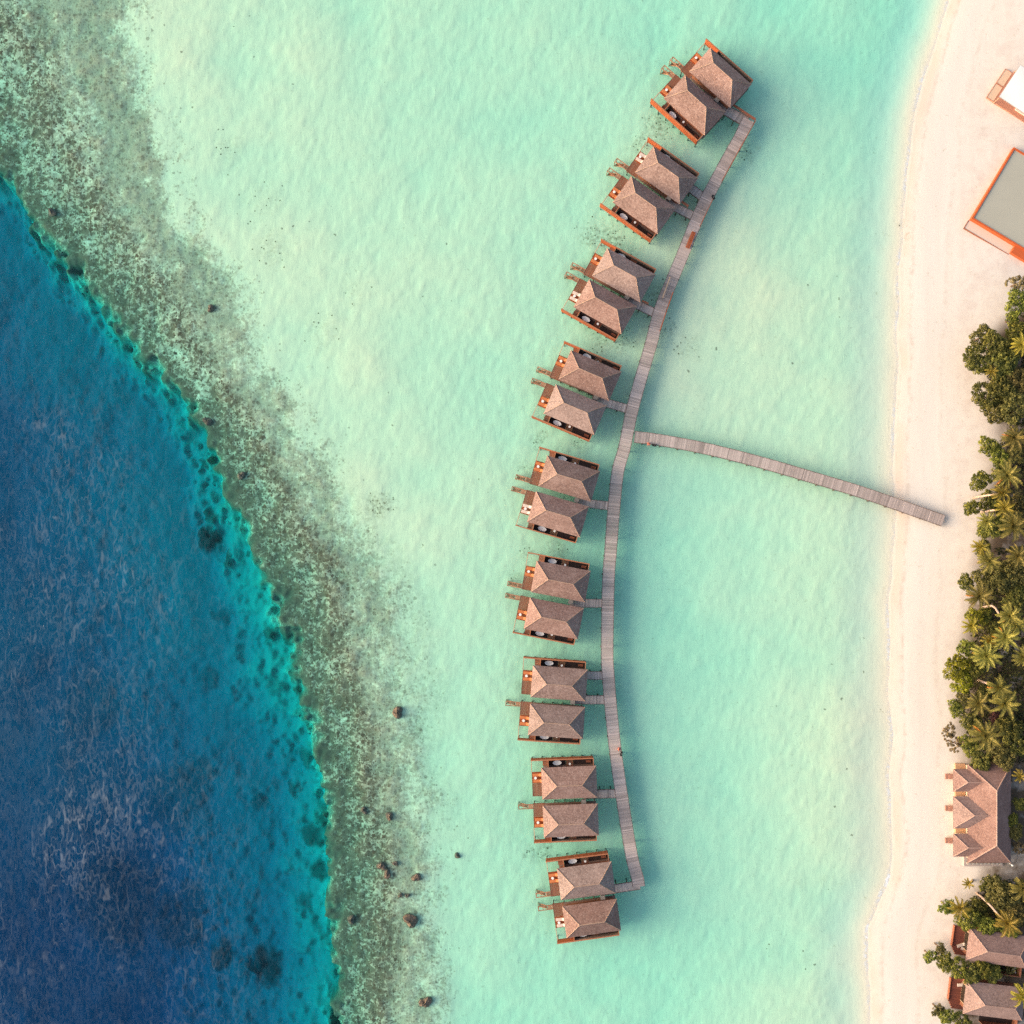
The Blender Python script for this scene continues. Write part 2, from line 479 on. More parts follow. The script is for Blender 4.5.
def terrain(px, py):
    """height (m) and masks at photo pixels"""
    wob = (fbm(px, py, 26, 3) - 0.5) * 34 + (fbm(px, py, 9, 9, 4) - 0.5) * 24
    t_out = (px - line_x(OUT, py)) * 0.90 + wob * 0.8          # >0 on the lagoon side
    t_inn = (px - line_x(INN, py)) * 0.92 + (fbm(px, py, 40, 21) - 0.5) * 40
    t_sh = px - line_x(SHORE, py) + (fbm(px, py, 30, 31, 3) - 0.5) * 5.0
    # lagoon floor
    num = np.zeros_like(px); den = np.zeros_like(px) + 1e-9
    for (a, b, d) in LAG:
        wgt = np.exp(-((px - a) ** 2 + (py - b) ** 2) / (2 * 48.0 ** 2))
        num += wgt * d; den += wgt
    lag = np.where(den > 1e-6, num / den, 1.2)
    u = px * 0.92 + py * 0.39
    v = -px * 0.39 + py * 0.92
    lag = lag + (fbm(px, py, 60, 41) - 0.5) * 0.55 + (fbm(u, v * 0.34, 10, 47, 3) - 0.5) * 0.12 + (fbm(u, v * 0.6, 4.5, 51, 2) - 0.5) * 0.13
    lag = np.maximum(lag * 0.74, 0.26)
    # reef flat
    span = np.maximum(t_out - t_inn, 20)
    q = t_out / span                                            # 0 outer .. 1 inner
    reefd = 0.72 + 0.55 * smooth(0.5, 0.0, q) + (fbm(px, py, 14, 61) - 0.5) * 0.5
    flat = reefd + (lag - reefd) * smooth(-16, 34, t_inn)
    # ocean side
    s = np.maximum(-t_out, 0) * K
    wid = np.interp(py, [0, 156, 250, 360, 440, 520, 600, 700, 760, 800, 1000], [5, 5, 5, 8, 7, 9, 11, 10, 6, 4, 4])
    soft = np.interp(py, [0, 500, 650, 800, 1000], [6, 7, 8, 13, 15])
    shelf = 1.2 + 4.4 * smooth(0, 6.5, s) + 3.2 * smooth(2.5, wid, s)
    deep = shelf + 6.5 * smooth(wid * 0.7, wid + soft, s) + 7.5 * smooth(wid + 3, wid + 45, s) + 6 * smooth(700, 1000, py) * smooth(10, 45, s)
    deep = deep + (fbm(px, py, 90, 71) - 0.5) * 3.5 * smooth(10, 30, s)
    depth = flat + (deep - flat) * smooth(0, 2.0, s)
    # beach
    k = smooth(-42, 0, t_sh)
    b = np.clip(t_sh, -60, 400) * K
    land = np.where(b < 0, b * 0.075, 0.9 * (1 - np.exp(-np.maximum(b, 0) / 5.0)) + 0.7 * smooth(6, 22, b))
    z = -depth * (1 - k) + np.maximum(land, -depth) * k
    z = np.where(t_sh > 0, land, np.minimum(z, -0.01 + np.clip(t_sh, -12, 0) * K * 0.02))
    # masks
    band = smooth(-30, -8, t_out) * (1 - smooth(-34, 36, t_inn + (fbm(px, py, 12, 83, 3) - 0.5) * 40))
    n_a = fbm(px, py, 22, 81)
    n_b = fbm(px, py, 7, 87, 3)
    outer = smooth(0.36, 0.04, q) * 1.0
    inner = smooth(0.50, 0.80, q) * np.interp(py, [0, 250, 380, 460, 700], [0.95, 0.95, 0.75, 0.35, 0.30])
    mid = np.interp(py, [0, 300, 430, 600, 1000], [0.72, 0.72, 0.80, 0.88, 0.90])
    reef = band * np.clip(np.maximum(np.maximum(outer, inner), mid) + (n_a - 0.5) * 0.6 + (n_b - 0.5) * 0.5, 0, 1)
    drk = np.zeros_like(px)
    wx, wy = px + (n_b - .5) * 16 + (n_a - .5) * 14, py + (fbm(px, py, 9, 93, 3) - .5) * 18
    for (a, b_, r, sgt) in BOMMIES:
        drk = np.maximum(drk, sgt * smooth(1.25, 0.55, np.hypot(wx - a, wy - b_) / r))
    # broken dark reef edge just outside the crest
    edge = smooth(-40, -14, t_out) * (1 - smooth(-10, 6, t_out))
    drk = np.maximum(drk, edge * smooth(0.43, 0.58, fbm(px, py, 12, 97, 4)) * 0.85)
    drk = drk * (1 - smooth(14, 24, t_out))
    z = z + drk * 1.1 * smooth(0.5, 3.0, s) * (0.6 + 0.8 * n_b)
    alg = np.zeros_like(px)
    for (a, b_, r, sgt) in ALGAE:
        alg = np.maximum(alg, min(1, sgt * 1.6) * smooth(1.5, 0.2, np.hypot(wx - a, wy - b_) / r))
    z = z + reef * (fbm(px, py, 5, 99, 3) - 0.5) * 0.32
    z = np.where(t_sh < -150, np.minimum(z, -0.30), z)
    faint = smooth(-20, 10, t_inn) * (1 - smooth(15, 48, t_inn)) * np.interp(py, [0, 420, 520, 780, 860], [0.0, 0.1, 0.75, 0.6, 0.1])
    deepm = smooth(-0.4, 7.5, s)
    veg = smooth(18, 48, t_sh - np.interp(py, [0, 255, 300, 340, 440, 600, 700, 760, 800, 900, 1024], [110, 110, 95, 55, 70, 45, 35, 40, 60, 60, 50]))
    return dict(z=z, reef=reef, drk=drk, alg=alg, faint=faint, deepm=deepm, tsh=t_sh, tout=t_out, veg=veg, q=q, tinn=t_inn)


def stretched(lo, hi, step, far):
    a = list(np.arange(lo, hi + 0.1, step))
    d, x, left = step, lo, []
    while x > -far:
        d *= 1.18; x -= d; left.append(x)
    d, x, right = step, a[-1], []
    while x < 1024 + far:
        d *= 1.18; x += d; right.append(x)
    return np.array(left[::-1] + a + right)


def grid_mesh(name, gx, gy, zz, attrs, mat, closed_to=None):
    nx, ny = len(gx), len(gy)
    X, Y = np.meshgrid((gx - NX) * K, -(gy - NY) * K)
    co = np.stack([X.ravel(), Y.ravel(), zz.ravel()], 1).astype(np.float32)
    idx = np.arange(nx * ny).reshape(ny, nx)
    q = np.stack([idx[1:, :-1], idx[1:, 1:], idx[:-1, 1:], idx[:-1, :-1]], -1).reshape(-1, 4)
    faces_extra = []
    if closed_to is not None:
        ring = list(idx[0, :]) + list(idx[1:, -1]) + list(idx[-1, -2::-1]) + list(idx[-2:0:-1, 0])
        base = len(co)
        low = co[ring].copy(); low[:, 2] = closed_to
        co = np.concatenate([co, low])
        n = len(ring)
        for i in range(n):
            j = (i + 1) % n
            faces_extra.append((ring[i], ring[j], base + j, base + i))
        faces_extra.append(tuple(base + i for i in range(n)))
    me = bpy.data.meshes.new(name)
    me.vertices.add(len(co))
    me.vertices.foreach_set('co', co.ravel())
    loops = np.concatenate([q.ravel()] + [np.array(f) for f in faces_extra]).astype(np.int32)
    counts = np.concatenate([np.full(len(q), 4), np.array([len(f) for f in faces_extra], int)]).astype(np.int32)
    me.loops.add(len(loops))
    me.loops.foreach_set('vertex_index', loops)
    me.polygons.add(len(counts))
    me.polygons.foreach_set('loop_start', np.concatenate([[0], np.cumsum(counts)[:-1]]).astype(np.int32))
    me.polygons.foreach_set('use_smooth', np.ones(len(counts), dtype=bool))
    me.update(calc_edges=True)
    me.validate()
    for k, a in attrs.items():
        at = me.attributes.new(k, 'FLOAT', 'POINT')
        full = np.zeros(len(co), np.float32)
        full[:nx * ny] = a.ravel()
        at.data.foreach_set('value', full)
    me.materials.append(mat)
    o = bpy.data.objects.new(name, me)
    COL.objects.link(o)
    return o


def ground_material():
    m, nt, out = mat_new('sand_and_reef')
    pos = obj_pos(nt)
    fine = noise(nt, pos, 3.0, 4, 0.7)
    mid = noise(nt, pos, 0.5, 4, 0.6)
    # dry beach sand, raked and trodden along the shore
    streak = noise(nt, obj_pos(nt, (0.55, 0.035, 1)), 1.0, 4, 0.6)
    dry = mixc(nt, ramp(nt, streak, [(0.35, 0.0), (0.70, 1.0)]), (0.745, 0.70, 0.655), (0.715, 0.66, 0.61))
    dry = mixc(nt, mth(nt, 'MULTIPLY', ramp(nt, mid, [(0.42, 0.18), (0.75, 0.85)]), attr(nt, 'upper')), dry, (0.61, 0.53, 0.49))
    dry = mixc(nt, mth(nt, 'MULTIPLY', ramp(nt, fine, [(0.50, 0.0), (0.8, 1.0)]), 0.18), dry, (0.5, 0.38, 0.31))
    # damp strip at the water's edge
    dry = mixc(nt, attr(nt, 'damp'), dry, (0.70, 0.59, 0.51))
    dry = mixc(nt, mth(nt, 'MULTIPLY', attr(nt, 'wrack'), ramp(nt, noise(nt, pos, 0.8, 5, 0.7), [(0.40, 0.0), (0.62, 1.0)])), dry, (0.42, 0.33, 0.27))
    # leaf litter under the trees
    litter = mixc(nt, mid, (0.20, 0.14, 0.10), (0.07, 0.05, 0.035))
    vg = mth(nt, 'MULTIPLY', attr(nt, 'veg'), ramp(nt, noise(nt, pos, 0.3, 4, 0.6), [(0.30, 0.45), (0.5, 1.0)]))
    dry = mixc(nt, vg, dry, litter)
    # sand under water carries a film of algae
    wet = mixc(nt, ramp(nt, mid, [(0.35, 0.0), (0.75, 1.0)]), (0.86, 0.865, 0.615), (0.81, 0.825, 0.595))
    wet = mixc(nt, attr(nt, 'shal'), wet, (0.75, 0.70, 0.585))
    wet = mixc(nt, mth(nt, 'MULTIPLY', ramp(nt, fine, [(0.62, 0.0), (0.8, 1.0)]), 0.10), wet, (0.4, 0.38, 0.28))
    c = mixc(nt, attr(nt, 'under'), dry, wet)
    # reef rubble and coral heads: two sizes of cells, density from the mask
    def cells(scale, rand=1.0):
        v = N(nt, 'ShaderNodeTexVoronoi')
        v.inputs['Scale'].default_value = scale
        v.inputs['Randomness'].default_value = rand
        wv = N(nt, 'ShaderNodeVectorMath', operation='ADD')
        nz = N(nt, 'ShaderNodeTexNoise')
        nz.inputs['Scale'].default_value = scale * 1.7
        nz.inputs['Detail'].default_value = 3
        nt.links.new(pos, nz.inputs['Vector'])
        sc = N(nt, 'ShaderNodeVectorMath', operation='SCALE')
        nt.links.new(nz.outputs['Color'], sc.inputs[0])
        sc.inputs['Scale'].default_value = 0.7 / scale
        nt.links.new(pos, wv.inputs[0]); nt.links.new(sc.outputs[0], wv.inputs[1])
        nt.links.new(wv.outputs[0], v.inputs['Vector'])
        sp = N(nt, 'ShaderNodeSeparateColor')
        nt.links.new(v.outputs['Color'], sp.inputs[0])
        return v.outputs['Distance'], sp.outputs
    reef = attr(nt, 'reef')
    rub_n = noise(nt, pos, 1.3, 4, 0.75)
    rub = ramp(nt, mth(nt, 'ADD', rub_n, mth(nt, 'MULTIPLY', reef, 0.42)), [(0.60, 0.0), (0.78, 1.0)])
    rubc = mixc(nt, noise(nt, pos, 0.9, 4, 0.7), (0.29, 0.26, 0.165), (0.55, 0.48, 0.34))
    c = mixc(nt, mth(nt, 'MULTIPLY', rub, 0.72), c, rubc)
    d1, r1 = cells(0.95)
    d2, r2 = cells(2.2)
    near = mth(nt, 'SUBTRACT', 1.0, attr(nt, 'innerzone'))
    for dist, rr, k, size, dark in ((d1, r1, 0.30, 0.42, (0.070, 0.048, 0.032)), (d2, r2, 0.50, 0.50, (0.105, 0.078, 0.052))):
        pick = mth(nt, 'LESS_THAN', rr[0], mth(nt, 'MULTIPLY', reef, k))
        shape = ramp(nt, dist, [(size * 0.75, 1.0), (size, 0.0)])
        f = mth(nt, 'MULTIPLY', mth(nt, 'MULTIPLY', pick, shape), mth(nt, 'ADD', 0.45, mth(nt, 'MULTIPLY', near, 0.5)))
        c = mixc(nt, f, c, mixc(nt, rr[1], dark, (dark[0] * 2.2, dark[1] * 1.8, dark[2] * 1.6)))
    n3 = noise(nt, pos, 1.15, 5, 0.72, 0.6)
    n4 = noise(nt, pos, 0.16, 3, 0.6)
    th3 = mth(nt, 'ADD', n3, mth(nt, 'MULTIPLY', reef, mth(nt, 'ADD', 0.12, mth(nt, 'MULTIPLY', n4, 0.20))))
    f3 = mth(nt, 'MULTIPLY', ramp(nt, th3, [(0.60, 0.0), (0.70, 1.0)]), mth(nt, 'ADD', 0.22, mth(nt, 'MULTIPLY', near, 0.63)))
    c = mixc(nt, mth(nt, 'MULTIPLY', f3, ramp(nt, reef, [(0.05, 0.0), (0.25, 1.0)])), c, mixc(nt, noise(nt, pos, 0.7, 3, 0.6), (0.080, 0.070, 0.042), (0.20, 0.15, 0.095)))
    # algae patches near the stilts
    al = mth(nt, 'MULTIPLY', attr(nt, 'alg'), ramp(nt, noise(nt, pos, 1.5, 4, 0.75), [(0.42, 0.0), (0.66, 1.0)]))
    c = mixc(nt, al, c, (0.26, 0.235, 0.135))
    pk = mth(nt, 'LESS_THAN', r2[0], mth(nt, 'MULTIPLY', attr(nt, 'alg'), 0.35))
    c = mixc(nt, mth(nt, 'MULTIPLY', pk, ramp(nt, d2, [(0.25, 1.0), (0.4, 0.0)])), c, (0.13, 0.12, 0.07))
    # thin seagrass film behind the reef
    ft = mth(nt, 'MULTIPLY', attr(nt, 'faint'), ramp(nt, noise(nt, pos, 1.1, 4, 0.8), [(0.40, 0.0), (0.62, 1.0)]))
    c = mixc(nt, mth(nt, 'MULTIPLY', ft, 0.6), c, (0.36, 0.37, 0.25))
    # scattered specks on the lagoon floor
    ds, rs = cells(0.8)
    sp = mth(nt, 'MULTIPLY', mth(nt, 'LESS_THAN', rs[2], 0.012), ramp(nt, ds, [(0.14, 1.0), (0.22, 0.0)]))
    c = mixc(nt, mth(nt, 'MULTIPLY', mth(nt, 'MULTIPLY', sp, attr(nt, 'under')), 0.7), c, (0.16, 0.15, 0.10))
    # reef slope and deep floor
    c = mixc(nt, attr(nt, 'deepm'), c, (0.23, 0.43, 0.325))
    c = mixc(nt, attr(nt, 'drk'), c, mixc(nt, mid, (0.065, 0.062, 0.042), (0.16, 0.14, 0.10)))
    rip = noise(nt, obj_pos(nt, (0.95, 0.36, 1), rot=(0, 0, R(-24))), 1.0, 3, 0.55, 0.5)
    rip = mth(nt, 'MULTIPLY', mth(nt, 'MULTIPLY', rip, attr(nt, 'under')), 1.3)
    mid_h = mth(nt, 'ADD', mth(nt, 'MULTIPLY', mid, 0.5), rip)
    h = mth(nt, 'ADD', mid_h, mth(nt, 'ADD', mth(nt, 'MULTIPLY', fine, 0.25), mth(nt, 'MULTIPLY', mth(nt, 'MULTIPLY', reef, rub_n), 2.0)))
    principled(nt, out, c, 0.95, bump(nt, h, 0.35, 0.12), 0.1)
    return m


def water_material():
    m, nt, out = mat_new('sea_water')
    sea = attr(nt, 'sea')
    pos = obj_pos(nt)
    # wind waves: long crests running north-south, short chop across them
    w1 = noise(nt, obj_pos(nt, (0.32, 0.10, 1), rot=(0, 0, R(14))), 1.0, 2, 0.62, 0.6)
    w2 = noise(nt, obj_pos(nt, (1.0, 0.5, 1), rot=(0, 0, R(-20))), 1.3, 2, 0.65, 0.4)
    hsea = mth(nt, 'ADD', mth(nt, 'MULTIPLY', w1, 1.6), mth(nt, 'MULTIPLY', w2, 0.9))
    hl = noise(nt, obj_pos(nt, (0.8, 0.35, 1), rot=(0, 0, R(22))), 0.9, 1, 0.6, 0.0)
    hh = mth(nt, 'ADD', mth(nt, 'MULTIPLY', hsea, sea), mth(nt, 'MULTIPLY', mth(nt, 'MULTIPLY', hl, 0.25), mth(nt, 'SUBTRACT', 1.0, sea)))
    nrm = bump(nt, hh, 1.0, 0.09)
    # Schlick reflectance, the same from above and from below
    geo = N(nt, 'ShaderNodeNewGeometry')
    dt = N(nt, 'ShaderNodeVectorMath', operation='DOT_PRODUCT')
    nt.links.new(nrm, dt.inputs[0]); nt.links.new(geo.outputs['Incoming'], dt.inputs[1])
    g1 = mth(nt, 'SUBTRACT', 1.0, mth(nt, 'ABSOLUTE', dt.outputs['Value']), clamp=True)
    fres = mth(nt, 'ADD', 0.02, mth(nt, 'MULTIPLY', mth(nt, 'POWER', g1, 6.0), 0.9))
    tr = N(nt, 'ShaderNodeBsdfTransparent')
    gl = N(nt, 'ShaderNodeBsdfGlossy')
    gl.inputs['Roughness'].default_value = 0.16
    nt.links.new(nrm, gl.inputs['Normal'])
    mx = N(nt, 'ShaderNodeMixShader')
    nt.links.new(fres, mx.inputs[0])
    nt.links.new(tr.outputs[0], mx.inputs[1])
    nt.links.new(gl.outputs[0], mx.inputs[2])
    # pale paint for sky glints on crests offshore, thin foamy swash on the beach
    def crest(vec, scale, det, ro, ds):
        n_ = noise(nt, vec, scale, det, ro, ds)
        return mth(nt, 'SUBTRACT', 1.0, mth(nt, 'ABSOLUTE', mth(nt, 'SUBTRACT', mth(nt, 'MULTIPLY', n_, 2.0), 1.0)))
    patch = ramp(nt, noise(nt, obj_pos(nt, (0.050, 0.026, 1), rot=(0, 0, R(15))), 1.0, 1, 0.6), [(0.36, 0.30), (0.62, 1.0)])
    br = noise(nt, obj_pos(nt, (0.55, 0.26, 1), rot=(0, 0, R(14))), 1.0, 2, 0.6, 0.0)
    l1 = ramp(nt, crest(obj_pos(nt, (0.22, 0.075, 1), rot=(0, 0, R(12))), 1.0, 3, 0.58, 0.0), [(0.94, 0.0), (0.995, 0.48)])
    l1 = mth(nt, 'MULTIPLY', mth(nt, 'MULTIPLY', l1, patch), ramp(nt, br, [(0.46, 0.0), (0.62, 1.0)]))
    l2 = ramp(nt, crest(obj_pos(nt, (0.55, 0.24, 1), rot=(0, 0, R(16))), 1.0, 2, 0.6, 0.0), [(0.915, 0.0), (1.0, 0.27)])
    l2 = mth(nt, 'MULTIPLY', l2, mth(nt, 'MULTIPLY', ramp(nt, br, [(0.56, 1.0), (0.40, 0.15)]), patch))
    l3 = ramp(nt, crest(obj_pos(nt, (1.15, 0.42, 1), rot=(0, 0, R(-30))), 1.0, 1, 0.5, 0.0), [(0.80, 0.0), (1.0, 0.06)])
    sea_glint = mth(nt, 'MULTIPLY', mth(nt, 'MAXIMUM', mth(nt, 'MAXIMUM', l1, l2), l3), mth(nt, 'MULTIPLY', attr(nt, 'caps'), 0.34))
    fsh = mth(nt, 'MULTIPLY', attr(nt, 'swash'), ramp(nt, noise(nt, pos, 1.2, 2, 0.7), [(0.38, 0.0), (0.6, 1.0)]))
    foam_glints = mth(nt, 'MAXIMUM', sea_glint, fsh)
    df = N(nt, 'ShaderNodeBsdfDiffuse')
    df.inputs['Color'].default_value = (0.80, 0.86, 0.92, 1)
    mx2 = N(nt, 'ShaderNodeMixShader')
    nt.links.new(foam_glints, mx2.inputs[0])
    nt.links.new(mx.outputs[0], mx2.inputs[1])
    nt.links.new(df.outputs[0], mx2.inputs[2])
    nt.links.new(mx2.outputs[0], out.inputs['Surface'])
    va = N(nt, 'ShaderNodeVolumeAbsorption')
    va.inputs['Color'].default_value = (0.0, 0.890, 0.955, 1)
    va.inputs['Density'].default_value = 0.235
    nt.links.new(va.outputs[0], out.inputs['Volume'])
    return m


GS = 2.0
gx = stretched(-60, 1086, GS, 22000)
gy = stretched(-60, 1086, GS, 22000)
PX, PY = np.meshgrid(gx, gy)
T = terrain(PX, PY)
tsh = T['tsh']
damp = smooth(0, 3, tsh) * (1 - smooth(6, 15, tsh)) * (0.35 + 0.65 * smooth(0.4, 0.7, fbm(PX, PY, 45, 131)))
wl = 12 + (fbm(PX, PY, 34, 211, 3) - 0.5) * 9
wl2 = 46 + (fbm(PX, PY, 60, 221, 3) - 0.5) * 16
wrack = np.maximum(0.40 * smooth(2.6, 0.4, np.abs(tsh - wl)), 0.22 * smooth(3.5, 0.5, np.abs(tsh - wl2)))
wrack = np.maximum(wrack, 0.30 * smooth(0.5, 2.0, tsh) * (1 - smooth(2.0, 4.5, tsh)))
ground = grid_mesh('ground', gx, gy, T['z'], dict(
    reef=T['reef'], drk=T['drk'], alg=T['alg'], faint=T['faint'], deepm=T['deepm'], under=1 - smooth(-3, 4, tsh), shal=smooth(-70, -10, tsh),
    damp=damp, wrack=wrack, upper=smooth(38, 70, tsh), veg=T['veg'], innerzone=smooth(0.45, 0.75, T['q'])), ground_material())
tag(ground, kind='structure')

wx_ = stretched(-60, 1086, GS, 22000)
wy_ = stretched(-60, 1086, GS, 22000)
QX, QY = np.meshgrid(wx_, wy_)
T2 = terrain(QX, QY)
t2 = T2['tsh']
sea = smooth(25, -25, T2['tout'])
caps = smooth(10, -190, T2['tout']) * (0.85 + 0.15 * smooth(500, 950, QY) * smooth(200, 30, QX)) * (0.75 + 0.45 * smooth(0.40, 0.65, fbm(QX, QY, 120, 151))) * (1 - 0.45 * smooth(120, 300, QX))  # where the painted crest glints show, strongest far offshore
sw_w = np.interp(QY, [0, 860, 875, 900, 915, 925, 960, 975, 1100], [0.55, 0.6, 1.3, 1.3, 0.5, 1.1, 1.1, 0.4, 0.5])
sw = sw_w * smooth(-5.5, -1.5, t2) * (1 - smooth(0, 2, t2)) * (0.45 + smooth(0.42, 0.62, fbm(QX, QY, 26, 161)))
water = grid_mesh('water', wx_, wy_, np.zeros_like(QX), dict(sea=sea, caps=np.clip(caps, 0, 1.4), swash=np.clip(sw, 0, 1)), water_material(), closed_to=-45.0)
tag(water, kind='structure')


def ground_z(px, py):
    return float(terrain(np.array([[float(px)]]), np.array([[float(py)]]))['z'][0, 0])

#@@PART2
# ------------------------------------------------------------------ overwater villas
DECK = 1.6
ORD = ['first', 'second', 'third', 'fourth', 'fifth', 'sixth', 'seventh', 'eighth', 'ninth', 'tenth', 'eleventh', 'twelfth', 'thirteenth',
       'fourteenth', 'fifteenth', 'sixteenth', 'seventeenth', 'eighteenth']


def planks(mb, x0, x1, y0, y1, z, th=0.06, wd=0.18, along='x', base=0.5, spread=0.5, gap=0.015):
    """boards lying side by side; 'along' is the direction the boards run"""
    a0, a1 = (y0, y1) if along == 'x' else (x0, x1)
    n = max(1, int(round((a1 - a0) / wd)))
    st = (a1 - a0) / n
    for i in range(n):
        t = base + (rnd.random() - 0.5) * spread
        p, q = a0 + i * st + gap / 2, a0 + (i + 1) * st - gap / 2
        dz = rnd.uniform(-0.004, 0.004)
        if along == 'x': mb.box(x0, x1, p, q, z - th, z + dz, t)
        else: mb.box(p, q, y0, y1, z - th, z + dz, t)
    return mb


def hip_roof(L, Wd, ze, zr, ridge, name, mat, parent, ins=None, th=0.14):
    """hip roof as courses of shakes: each slope is a run of slightly stepped strips"""
    mb = MB()
    hx, hy, rx = L / 2, Wd / 2, ridge / 2
    A = [Vector((-hx, -hy, ze)), Vector((hx, -hy, ze)), Vector((hx, hy, ze)), Vector((-hx, hy, ze))]
    B = [Vector((-rx, 0, zr)), Vector((rx, 0, zr)), Vector((rx, 0, zr)), Vector((-rx, 0, zr))]
    n = 17
    for i in range(4):
        j = (i + 1) % 4
        nrm = (A[j] - A[i]).cross(B[i] - A[i]).normalized()
        for k in range(n):
            t0, t1 = k / n, min(1.0, (k + 1.15) / n)
            lift = nrm * 0.035
            p0, p1 = A[i].lerp(B[i], t0), A[j].lerp(B[j], t0)
            q0, q1 = A[i].lerp(B[i], t1), A[j].lerp(B[j], t1)
            m = max(1, int((p1 - p0).length / 0.9))
            tone = 0.5 + (rnd.random() - 0.5) * 0.4
            for c in range(m):
                a, b = c / m, (c + 1) / m
                jit = nrm * rnd.uniform(0.0, 0.025)
                mb.poly([p0.lerp(p1, a) + lift + jit, p0.lerp(p1, b) + lift + jit, q0.lerp(q1, b), q0.lerp(q1, a)], tone)
        dn = Vector((0, 0, -th))
        mb.poly([A[i] + dn, A[j] + dn, A[j] + nrm * 0.03, A[i] + nrm * 0.03], 0.4)
    mb.poly([a + Vector((0, 0, -th)) for a in reversed(A)], 0.3)
    return mb.build(name, mat, parent)


def ridge_caps(L, Wd, ze, zr, ridge, mat, parent, r=0.085):
    mb = MB()
    hx, hy, rx = L / 2, Wd / 2, ridge / 2
    up = Vector((0, 0, 0.06))
    E = [Vector((-rx, 0, zr)) + up, Vector((rx, 0, zr)) + up]
    mb.bar(E[0], E[1], r, n=6)
    for sx, e in ((-1, E[0]), (1, E[1])):
        for sy in (-1, 1):
            mb.bar(e, Vector((sx * hx, sy * hy, ze)) + up, r * 0.9, n=6)
    return mb.build('ridge_cap', mat, parent)


def make_villa(s, ladder=True):
    """s=+1: partner villa on the +y side; s=-1: mirrored. x runs towards the boardwalk"""
    t = empty('overwater_villa')

    def bx(mb, x0, x1, y0, y1, z0, z1, tone=0.5):
        a, b = sorted((s * y0, s * y1))
        return mb.box(x0, x1, a, b, z0, z1, tone)

    def pk(mb, x0, x1, y0, y1, z, **kw):
        a, b = sorted((s * y0, s * y1))
        return planks(mb, x0, x1, a, b, z, **kw)
    # roof
    hip_roof(10.75, 6.2, 4.0, 6.75, 4.9, 'roof', M['shake'], t)
    ridge_caps(10.75, 6.2, 4.0, 6.75, 4.9, M['ridge'], t)
    # house under it
    bx(MB(), -4.75, 4.75, -2.65, 2.65, DECK, 4.05).build('wall', M['brown_board'], t)
    d = MB()
    bx(d, -4.80, -4.76, -2.2, 2.2, DECK + 0.05, DECK + 2.15, 0.6)
    door = d.build('sliding_door', M['pale_board'], t)
    g = MB()
    for k in range(4):
        bx(g, -4.83, -4.805, -2.1 + k * 1.08, -1.14 + k * 1.08, DECK + 0.15, DECK + 2.05)
    g.build('pane', M['glass'], door)
    f = MB()
    bx(f, -5.0, 5.2, -2.98, 2.98, DECK - 0.25, DECK - 0.004, 0.4)
    f.build('floor', M['grey_beam'], t)
    # terrace and sun deck on the sea side
    p = MB()
    pk(p, -7.25, -5.0, 0.42, 2.95, DECK, along='y', base=0.45, spread=0.6)
    bx(p, -7.33, -7.26, 0.36, 3.0, DECK - 0.25, DECK + 0.03, 0.2)
    bx(p, -7.26, -5.0, 2.955, 3.02, DECK - 0.25, DECK + 0.03, 0.2)
    p.build('terrace', M['brown_board'], t)
    p = MB()
    pk(p, -7.25, -5.0, -1.70, 0.40, DECK + 0.012, along='x', base=0.55, spread=0.4)
    bx(p, -7.33, -7.26, -1.75, 0.34, DECK - 0.25, DECK + 0.04, 0.3)
    bx(p, -7.26, -5.0, -1.78, -1.71, DECK - 0.25, DECK + 0.04, 0.3)
    p.build('sun_deck', M['orange_board'], t)
    # hammock net over the water
    p = MB()
    for k in range(9):
        x = -7.2 + k * 0.25
        p.bar((x, s * -4.2, DECK - 0.06), (x, s * -1.8, DECK - 0.06), 0.010, n=4)
    for k in range(9):
        y = -1.9 - k * 0.27
        p.bar((-7.3, s * y, DECK - 0.06), (-5.1, s * y, DECK - 0.06), 0.010, n=4)
    p.build('hammock_net', M['net'], t)
    p = MB()
    bx(p, -7.40, -7.28, -4.28, -1.79, DECK - 0.16, DECK - 0.02, 0.6)
    p.build('net_beam', M['pale_board'], t)
    # strip of deck from the house to the outer wall
    p = MB()
    pk(p, -5.1, -4.03, -4.28, -2.99, DECK, along='x', base=0.5)
    p.build('side_step', M['brown_board'], t)
    # screened bath terrace
    p = MB()
    pk(p, -7.42, -4.0, -4.42, -4.30, 2.95, th=2.05, wd=0.12, along='x')
    for k in range(31):
        bx(p, -7.42 + k * 0.4, -7.02 + k * 0.4 - 0.012, -4.46, -4.424, 0.95, 2.92 + rnd.uniform(-0.02, 0.02), rnd.uniform(0.2, 0.8))
    wl = p.build('privacy_wall', M['orange_board'], t)
    p = MB()
    bx(p, -4.0, 4.86, -4.42, -4.30, 0.95, 2.95, 0.5)
    bx(p, -4.0, 4.86, -4.296, -4.27, DECK, 2.90, 0.5)
    bx(p, 4.862, 4.95, -4.46, -2.7, 0.95, 2.95, 0.5)
    bx(p, -4.02, -3.95, -4.268, -2.7, DECK, 2.90, 0.5)
    p.build('bath_wall', M['beige_wall'], t)
    p = MB()
    bx(p, -7.44, 4.97, -4.48, -4.26, 2.955, 3.00, 0.5)
    bx(p, 4.84, 4.99, -4.25, -2.7, 2.955, 3.00, 0.6)
    bx(p, -4.06, -3.92, -4.25, -2.7, 2.905, 2.96, 0.7)
    p.build('wall_cap', M['cap'], t)
    p = MB()
    bx(p, -3.94, -0.47, -4.265, -2.66, DECK - 0.25, DECK - 0.06)
    bx(p, 0.97, 4.84, -4.265, -2.66, DECK - 0.25, DECK - 0.06)
    p.build('bath_floor', M['black_stone'], t)
    p = MB()
    pk(p, -0.46, 0.96, -4.262, -2.66, DECK + 0.02, th=0.25, along='y', base=0.45, spread=0.6)
    p.build('bath_boards', M['brown_board'], t)
